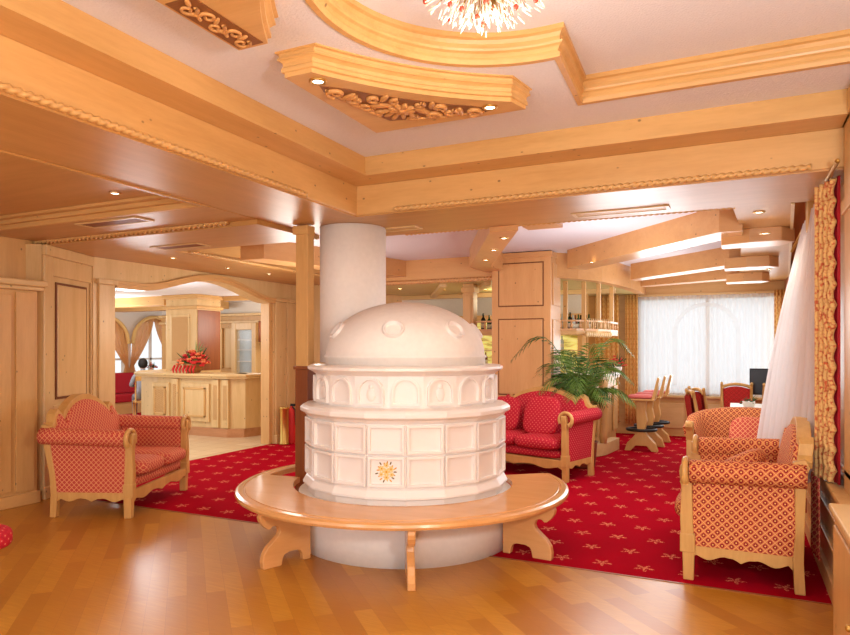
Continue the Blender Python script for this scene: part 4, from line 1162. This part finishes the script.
b = MB(); b.lathe([(.0, 0), (.035, 0), (.006, .01), (.005, .07), (.03, .11), (.036, .15), (.032, .17)], n=12)
for i in range(10):
    o = b.build('wine_glass', M['glass']) if i == 0 else gproto.copy()
    if i == 0: gproto = o
    else: C.objects.link(o)
    o.location = (-4.35+i*.2, 11.46, 1.82); tag(o, 'clear wine glass on the top shelf of the back bar', 'glass', 'wine glasses on the back bar')
# bar stools
def make_stool():
    r = empty('bar_stool', (0, 0, 0), 0, '', 'bar stool', 'bar stools along the counter')
    b = MB(); b.box(-.2, .2, -.17, .17, .76, .79); b.build('seat_board', M['sofaw'], r, bevel=.01)
    b = MB(); b.pillow(-.19, .17, -.16, .16, .785, .85, 5); b.build('seat_pad', plain('rose_seat', (214, 110, 104), .8), r)
    b = MB(); o = [(.15, .77), (.2, .77), (.24, .95), (.27, 1.1), (.24, 1.12), (.2, .96)]
    b.poly(o, -.13, .13, plane='xz'); b.build('backrest', M['sofaw'], r, bevel=.008)
    b = MB(); prof_ = [(-.08, .76), (.08, .76), (.06, .6), (.09, .45), (.05, .3), (.12, .2), (.2, .12), (.24, .0), (.15, 0), (.08, .08), (-.08, .08), (-.15, 0), (-.24, 0), (-.2, .12), (-.12, .2), (-.05, .3), (-.07, .5)]
    b.poly(prof_, -.07, .07, plane='xz'); b.build('pedestal', M['sofaw'], r, bevel=.008)
    b = MB(); b.tube([(.21*math.cos(a*PI/10), .17*math.sin(a*PI/10), .32) for a in range(21)], .022, 8, cap=False); b.box(-.2, .2, -.015, .015, .31, .33); b.build('foot_ring', M['black'], r)
    return r
s0 = make_stool()
for i, (x, y, lab) in enumerate(((-1.28, 10.42, 'nearest of the three wooden bar stools by the counter'), (-1.24, 10.98, 'middle of the three wooden bar stools by the counter'), (-1.2, 11.55, 'farthest bar stool, nearest the back window'))):
    o = s0 if i == 0 else copy_tree(s0)
    o.location = (x, y, 0); o['label'] = lab
# ------------------------------------------------------------------ palm
pm = empty('potted_palm', (-1.80, 8.66, 0), 0, 'leafy green palm between the rosy pillar and the bar', 'palm')
b = MB(); b.lathe([(.12, 0), (.16, .02), (.19, .32), (.2, .34), (.18, .34), (.17, .3), (0, .3)], n=24); b.build('pot', M['terracotta'], pm)
b = MB()
for i in range(6): 
    a = i; b.tube([(.04*math.cos(a), .04*math.sin(a), .3), (.06*math.cos(a), .06*math.sin(a), .95)], .014, 6)
b.build('stems', M['leaf2'], pm)
nf = 34
for i in range(nf):
    a = 2*PI*i/nf*2.618+random.uniform(-.2, .2); up = random.uniform(.35, 1.0); L = random.uniform(.45, .72)
    if i == 0: a = math.radians(214); L = 1.02; up = .88
    if i == 1: a = math.radians(10); L = .62; up = .7
    base = Vector((.04*math.cos(a), .04*math.sin(a), .92+random.uniform(-.25, .1)))
    pts = []
    for k in range(11):
        t = k/10; rr = L*t*(.55+.25*t); z = base.z+up*L*1.25*math.sin(min(1, t*1.05)*PI*.62)*1.0-.32*L*t*t*t
        pts.append(Vector((base.x+rr*math.cos(a)*1.15, base.y+rr*math.sin(a)*.85, z)))
    b = MB(); b.tube(pts, [.007*(1-.07*k) for k in range(11)], 5)
    for k in range(2, 20):
        t = k/19*9.99; j = int(t); f_ = t-j; p = pts[j].lerp(pts[min(10, j+1)], f_); tg = (pts[min(10, j+1)]-pts[j]).normalized()
        sd = tg.cross(Vector((0, 0, 1))).normalized(); ll = .24*math.sin(PI*(.12+.8*k/19))+.03
        for sg in (-1, 1):
            d_ = (sd*sg*.8+tg*.65+Vector((0, 0, -.12))).normalized(); e = p+d_*ll+Vector((0, 0, -.06*ll/.2)); m_ = (p+e)/2+Vector((0, 0, .012)); wv = tg*.011
            b.add([p, m_-wv, e, m_+wv], [(0, 1, 2, 3)], True)
    o = b.build('frond', M['leaf'] if i % 3 else M['leaf2'], pm)
# ------------------------------------------------------------------ dining set by the window
def make_chair():
    r = empty('dining_chair', (0, 0, 0), 0, '', 'chair', 'red upholstered dining chairs by the window')
    W = M['sofaw']
    for sx in (-1, 1):
        b = MB(); b.tube([(sx*.19, -.19, 0), (sx*.19, -.19, .43)], [.018, .024]); b.build('leg', W, r)
        b = MB(); b.tube([(sx*.18, .23, 0), (sx*.19, .2, .43), (sx*.2, .235, .75), (sx*.205, .28, 1.0)], [.02, .024, .022, .018]); b.ell((sx*.205, .282, 1.01), (.022, .022, .026)); b.build('leg', W, r)
    b = MB(); b.box(-.21, .21, -.21, .21, .40, .45); b.build('seat_frame', W, r, bevel=.008)
    b = MB(); b.pillow(-.2, .2, -.2, .2, .44, .5, 6); b.build('seat', M['fab_chair'], r, uv=True)
    b = MB(); b.grid(lambda u, v: (-.185+.37*u, .205+(.55+.38*v+.05*math.sin(PI*u)*v-.45)*.14-.02*math.sin(PI*u), .55+.38*v+.04*math.sin(PI*u)*v), 10, 6); b.grid(lambda u, v: (.185-.37*u, .245+(.55+.38*v-.45)*.14, .55+.38*v+.04*math.sin(PI*u)*v), 10, 6); b.build('backrest', M['fab_chair'], r, uv=True)
    b = MB(); pts = [(-.2+.4*i/12, .275, .94+.055*math.sin(PI*i/12)**.7+.01) for i in range(13)]; b.tube(pts, .024, 8); b.build('crest_rail', W, r)
    return r
c0 = make_chair()
chs = [(-.24, 8.95, PI/2+.25, 'dining chair nearest the lounge, its side turned to the camera'), (-.22, 9.6, PI/2+.5, 'dining chair behind the nearest one on the left of the table'),
       (.02, 10.75, 0, 'dining chair behind the white table, red back facing forward'), (.50, 10.6, -.3, 'dining chair half hidden behind the voile')]
for i, (x, y, rz, lab) in enumerate(chs):
    o = c0 if i == 0 else copy_tree(c0); o.location = (x, y, 0); o.rotation_euler = (0, 0, rz); o['label'] = lab
tb = empty('dining_table', (.27, 9.75, 0), 0, 'dining table under a white cloth by the window', 'table')
b = MB(); b.box(-.30, .25, -.5, .5, .73, .76); b.build('table_top', M['sofaw'], tb)
for sx in (-1, 1):
    for sy in (-1, 1): b = MB(); b.box(sx*.2-.03, sx*.2+.03, sy*.42-.03, sy*.42+.03, 0, .73); b.build('leg', M['sofaw'], tb)
b = MB(); b.box(-.33, .28, -.53, .53, .765, .775); b.box(-.33, -.325, -.53, .53, .58, .765); b.box(-.33, .28, -.53, -.525, .58, .765)
o = b.build('tablecloth', M['white']); o.location = (.27, 9.75, 0); tag(o, 'white cloth spread on the dining table', 'tablecloth')
bouquet('table_plant', (.16, 9.45, .775), .1, .14, 14, ['leaf2', 'flower_red'], 'small dark plant in a pot on the white table', potv, 'potted plant')
tv = empty('television', (.42, 11.2, 0), -.1, 'dark flat screen on a stand right of the back window', 'television')
b = MB(); b.box(-.22, .22, -.03, .03, .84, 1.24); b.build('casing', M['black'], tv, bevel=.01)
b = MB(); b.box(-.20, .20, -.034, -.03, .86, 1.22); b.build('screen', M['screen'], tv)
b = MB(); b.tube([(0, 0, .02), (0, 0, .85)], .02); b.lathe([(.15, 0), (.15, .02), (.03, .04)], n=20); b.build('stand', M['black'], tv)
# ------------------------------------------------------------------ right side drapes
def vo(u, v):
    # u: 0 near rod end .. 1 far ; v: 0 bottom .. 1 top
    top = Vector((.54, 4.95+1.5*u, 2.60)); bot = Vector((.50-.34*u, 5.15+1.55*u, .76-.36*min(1, u*3)))
    t = v; s_ = t**1.0
    p = bot.lerp(top, s_)
    bow = math.sin(PI*v)*(-.04)*u
    fold = .035*math.sin(u*9*2*PI)*(1-.4*v)
    return (p.x+fold+bow, p.y+.02*math.sin(u*23), p.z)
b = MB(); b.grid(vo, 110, 16); o = b.build('voile_curtain', M['sheer2']); tag(o, 'long white voile curtain swept into the room behind the right sofa', 'curtain')
def scal(u, v, q, z):
    P0, P1 = Vector((.572, 4.80)), Vector((.485, 5.12)); w_ = 1-(1-u)*(1-.16*abs(math.sin(z*PI/.13)))
    return P0.lerp(P1, w_)+Vector((.012*math.sin(u*26), .012*math.sin(u*26))), z
curtain('lace_curtain', (.572, 4.80), (.485, 5.12), .70, 2.62, M['lace'], .018, 4, 'gold lace curtain hanging beside the right post', nv=120, fn=scal)
curtain('drape', (.592, 4.80), (.53, 5.06), .70, 2.62, M['red'], .008, 3, 'red drape at the right post behind the gold lace')
curtain('drape', (.50, 4.98), (.475, 5.24), .16, .70, M['fab_left'], .01, 3, 'patterned red drape end hanging low behind the right sofa')
b = MB(); b.box(.50, .60, 5.75, 5.95, 2.45, 2.75); tag(b.build('curtain_bracket', M['pine_z'], bevel=.006), 'wooden bracket block for the curtain rail at upper right', 'bracket')
b = MB(); b.tube([(.54, 4.5, 2.64), (.58, 8.5, 2.64)], .014); tag(b.build('curtain_rail', M['brass']), 'curtain rail over the right voile', 'curtain rail')
# sideboard at right edge
sb = empty('sideboard', (.68, 2.6, 0), 0, 'pine sideboard with pale top at the right edge', 'sideboard')
b = MB(); b.box(-.25, .25, -1.1, 1.08, .06, .765); b.build('carcass', M['pine_z'], sb, bevel=.006)
b = MB(); b.box(-.27, .26, -1.14, 1.13, .77, .80); b.build('top', M['pale_y'], sb, bevel=.008)
for i in range(3):
    y0 = -1.05+i*.71; b = MB(); b.box(-.262, -.25, y0, y0+.66, .12, .72); d_ = b.build('door', M['pine_z'], sb, bevel=.006)
    b = MB(); b.ell((-.275, y0+.08, .45), (.015, .015, .015)); b.build('knob', M['brass'], d_)
# ------------------------------------------------------------------ reception
rc = empty('reception_counter', (0, 0, 0), 0, 'carved pine reception counter seen through the arch', 'counter')
rp = [(-11.0, 10.6), (-10.75, 9.6), (-10.2, 9.05), (-9.6, 8.9), (-7.95, 8.9), (-7.7, 9.05), (-7.62, 9.5)]
band(rp, .45, .14, 1.02).build('body', M['pale_z'], rc)
band([(x, y-.03) for x, y in rp], .5, 0, .15).build('plinth', M['plinth'], rc)
tp = [(-11.08, 10.6), (-10.83, 9.55), (-10.25, 8.95), (-9.6, 8.8), (-7.9, 8.8), (-7.6, 8.98), (-7.5, 9.5)]
band(tp, .62, 1.02, 1.05).build('cornice', M['pale_x'], rc, bevel=.008)
band([(x, y-.03) for x, y in tp], .66, 1.05, 1.10).build('counter_top', M['pale_x'], rc, bevel=.015)
def rpanel(x0, x1):
    b = MB(); b.box(x0, x1, 8.86, 8.9, .25, .92); b.box(x0+.1, x1-.1, 8.845, 8.86, .36, .82); b.build('panel', M['pale_z'], rc, bevel=.01)
    b = MB(); t = .035
    for q in ((x0+.07, x1-.07, .33, .33+t), (x0+.07, x1-.07, .85-t, .85), (x0+.07, x0+.07+t, .33, .85), (x1-.07-t, x1-.07, .33, .85)): b.box(q[0], q[1], 8.83, 8.86, q[2], q[3])
    b.build('panel_moulding', M['pine_x'], rc, bevel=.006)
rpanel(-9.0, -8.35); rpanel(-9.72, -9.3)
for x in (-9.15, -8.2, -7.98):
    b = MB(); b.box(x-.07, x+.07, 8.85, 8.9, .16, 1.0); b.build('pilaster', M['pale_z'], rc, bevel=.008)
    b = MB(); b.box(x-.04, x+.04, 8.845, 8.85, .3, .9); b.build('lattice_inlay', M['lattice'], rc, uv=True)
b = MB(); b.box(-9.66, -9.36, 8.84, 8.845, .38, .80); b.build('lattice_inlay', M['lattice'], rc, uv=True)
# reception pillar
rp_ = empty('lattice_pillar', (-9.72, 9.85, 0), 0, 'square pine pillar with lattice panel rising above the reception counter', 'pillar')
b = MB(); b.box(-.38, .42, -.3, .35, 0, 2.58); b.build('shaft', M['pale_z'], rp_, bevel=.01)
b = MB(); b.box(-.25, .25, -.315, -.3, 1.25, 2.2); b.build('frame', M['pale_z'], rp_, bevel=.01)
b = MB(); b.box(-.2, .2, -.32, -.315, 1.3, 2.15); b.build('lattice_panel', M['lattice'], rp_, uv=True)
b = MB(); b.box(.42, .43, -.28, .33, 1.12, 2.28); b.build('panel', M['dark'], rp_, bevel=.01)  # darker panel puts the pillar's shaded side into its colour
b = MB(); b.box(-.42, .46, -.34, .39, 2.3, 2.36); b.box(-.44, .48, -.36, .41, 2.5, 2.58); b.build('capital', M['pine_x'], rp_, bevel=.012)
# flower basket
def basket(r):
    b = MB(); b.lathe([(.10, 0), (.16, .1), (.2, .17), (.185, .17), (.12, .03), (0, .03)], n=24); b.build('basket', M['wicker'], r)
bq = bouquet('flower_basket', (-8.88, 9.05, 1.10), .28, .40, 90, ['flower_red', 'flower_or'], 'wicker basket of red and orange flowers on the reception counter', basket)
b = MB()
for i in range(14):
    a = random.uniform(.2, PI-.2); L = random.uniform(.25, .42); x = math.cos(a)*L*.7; z = .2+math.sin(a)*L*1.1
    b.tube([(0, 0, .2), (x*.6, 0.05, .2+(z-.2)*.75), (x, .05, z)], [.003, .009, .002], 5, flat=.3)
b.build('tall_leaves', M['leaf'], bq)
b = MB()
for i in range(7):
    x = -.26+i*.08; b.tube([(x, -.2, .14), (x-.02, -.23, .06), (x+.01, -.24, .0)], [.02, .022, .008], 6)
b.build('ribbon', M['flower_red'], bq)
# glazed cabinet on the reception back wall, hanging lamp
gc = empty('display_cabinet', (-9.72, 11.46, 0), 0, 'narrow glazed cabinet on the wall behind the reception', 'cabinet')
b = MB(); b.box(-.34, -.22, -.1, .08, .9, 2.1); b.box(.22, .34, -.1, .08, .9, 2.1); b.box(-.22, .22, -.1, .08, 1.95, 2.1); b.box(-.22, .22, -.1, .08, .9, 1.0); b.build('frame', M['pale_z'], gc, bevel=.008)
b = MB(); b.box(-.22, .22, .04, .06, 1.0, 1.95); b.build('back_panel', plain('blue_grey_back', (176, 190, 196), .4), gc)
b = MB(); b.box(-.22, .22, -.06, -.055, 1.0, 1.95); b.build('door', M['glass'], gc)
for z in (1.25, 1.5, 1.72): b = MB(); b.box(-.22, .22, -.04, .04, z, z+.015); b.build('shelf', M['white'], gc)
hl = empty('wall_lamp', (-8.97, 11.15, 0), 0, 'hanging dark cylindrical lamp right of the glazed cabinet', 'lamp')
b = MB(); b.lathe([(.13, 1.68), (.13, 2.12), (.12, 2.12), (.12, 1.68)], n=20); b.build('lamp_shade', M['dark'], hl)
b = MB(); b.tube([(0, 0, 1.9), (0, 0, 2.58)], .006); b.build('cord', M['brass'], hl)
b = MB(); b.ell((0, 0, 1.87), (.03, .03, .04)); b.build('bulb', M['lamp_on'], hl)
dk = empty('desk', (-8.75, 11.1, 0), 0, 'low pine desk behind the right end of reception', 'desk')
b = MB(); b.box(-.45, .45, -.3, .3, .9, .94); b.build('top', M['pale_x'], dk, bevel=.006)
b = MB(); b.box(-.43, .43, -.28, .28, 0, .9); b.build('body', M['pine_z'], dk)
# fire extinguisher and brass umbrella stand at right jamb
fe = empty('fire_extinguisher', (-6.56, 8.84, 0), 0, 'red fire extinguisher on the carpet at the right side of the arch', 'fire extinguisher')
b = MB(); b.lathe([(0, 0), (.075, 0), (.08, .02), (.08, .48), (.06, .54), (.025, .57), (.025, .6), (0, .6)], n=20); b.build('cylinder', M['flower_red'], fe)
b = MB(); b.box(-.02, .06, -.015, .015, .6, .64); b.tube([(.0, .0, .6), (.09, -.03, .55), (.1, -.03, .3)], .012, 6); b.build('valve', M['black'], fe)
us = empty('ash_stand', (-6.56, 8.64, 0), 0, 'slim brass ash stand beside the fire extinguisher', 'ash stand')
b = MB(); b.lathe([(0, 0), (.08, 0), (.08, .02), (.07, .04), (.07, .56), (.08, .58), (.08, .60), (0, .59)], n=20); b.build('tube', M['brass'], us)
# red bench and seated person
rb = empty('wall_bench', (-12.9, 11.7, 0), 0, 'red upholstered bench under the arched windows', 'bench')
b = MB(); b.box(-.45, 0, -1.6, 1.2, .28, .46); b.build('seat', M['red'], rb, bevel=.03)
b = MB(); b.box(-.55, -.42, -1.6, 1.2, .46, .95); b.build('backrest', M['red'], rb, bevel=.03)
b = MB(); b.box(-.5, -.05, -1.6, 1.2, 0, .28); b.build('base', M['pine_y'], rb)
def person():
    r = empty('person', (-11.6, 10.35, 0), math.radians(235), 'person with dark hair in a grey shirt seated by the reception, seen from behind', 'person')
    me = bpy.data.meshes.new('body')
    V = [(0, 0, .50), (0, -.02, .66), (0, -.05, .84), (0, -.08, .97), (0, -.10, 1.03), (0, -.11, 1.12),
         (.17, -.08, .94), (.24, -.14, .74), (.16, -.36, .72), (-.17, -.08, .94), (-.24, -.14, .74), (-.16, -.36, .72),
         (.09, -.05, .5), (.13, -.42, .5), (.13, -.40, .08), (.13, -.52, .04), (-.09, -.05, .5), (-.13, -.42, .5), (-.13, -.40, .08), (-.13, -.52, .04)]
    E = [(0, 1), (1, 2), (2, 3), (3, 4), (4, 5), (3, 6), (6, 7), (7, 8), (3, 9), (9, 10), (10, 11), (0, 12), (12, 13), (13, 14), (14, 15), (0, 16), (16, 17), (17, 18), (18, 19)]
    Rr = [.15, .14, .16, .12, .055, .06, .065, .05, .035, .065, .05, .035, .09, .07, .05, .04, .09, .07, .05, .04]
    me.from_pydata(V, E, []); me.materials.append(M['shirt'])
    o = bpy.data.objects.new('body', me); C.objects.link(o); o.parent = r
    sk = o.modifiers.new('skin', 'SKIN')
    for i, q in enumerate(Rr): me.skin_vertices[0].data[i].radius = (q, q*.85)
    me.skin_vertices[0].data[0].use_root = True
    su = o.modifiers.new('subd', 'SUBSURF'); su.levels = su.render_levels = 2
    b = MB(); b.ell((0, -.13, 1.19), (.08, .095, .115), 16, 12); b.ell((0, -.225, 1.18), (.012, .018, .02), 6, 4); b.ell((.08, -.12, 1.18), (.01, .02, .028), 6, 4); b.ell((-.08, -.12, 1.18), (.01, .02, .028), 6, 4)
    b.ell((.16, -.40, .72), (.035, .05, .02)); b.ell((-.16, -.40, .72), (.035, .05, .02)); b.build('skin', M['skin'], r)
    b = MB(); b.ell((0, -.105, 1.215), (.10, .105, .115), 16, 12); b.build('hair', M['hair'], r)
person()
pc = empty('wooden_chair', (-11.6, 10.35, 0), math.radians(235), 'pale wooden chair under the seated person', 'chair')
b = MB(); b.box(-.2, .2, -.2, .2, .38, .41); b.build('seat', M['sofaw'], pc)
for sx in (-1, 1):
    for sy in (-1, 1): b = MB(); b.tube([(sx*.18, sy*.18, 0), (sx*.18, sy*.18, .39)], .018); b.build('leg', M['sofaw'], pc)
    b = MB(); b.tube([(sx*.18, .19, .4), (sx*.18, .24, .95)], .016); b.build('back_post', M['sofaw'], pc)
b = MB(); b.box(-.18, .18, .22, .25, .85, .95); b.build('backrest', M['sofaw'], pc)
# window-sill flowers
bouquet('sill_flowers', (-13.42, 12.2, .95), .16, .22, 24, ['flower_or', 'flower_red'], 'flowers on the sill of the right arched window', potv)
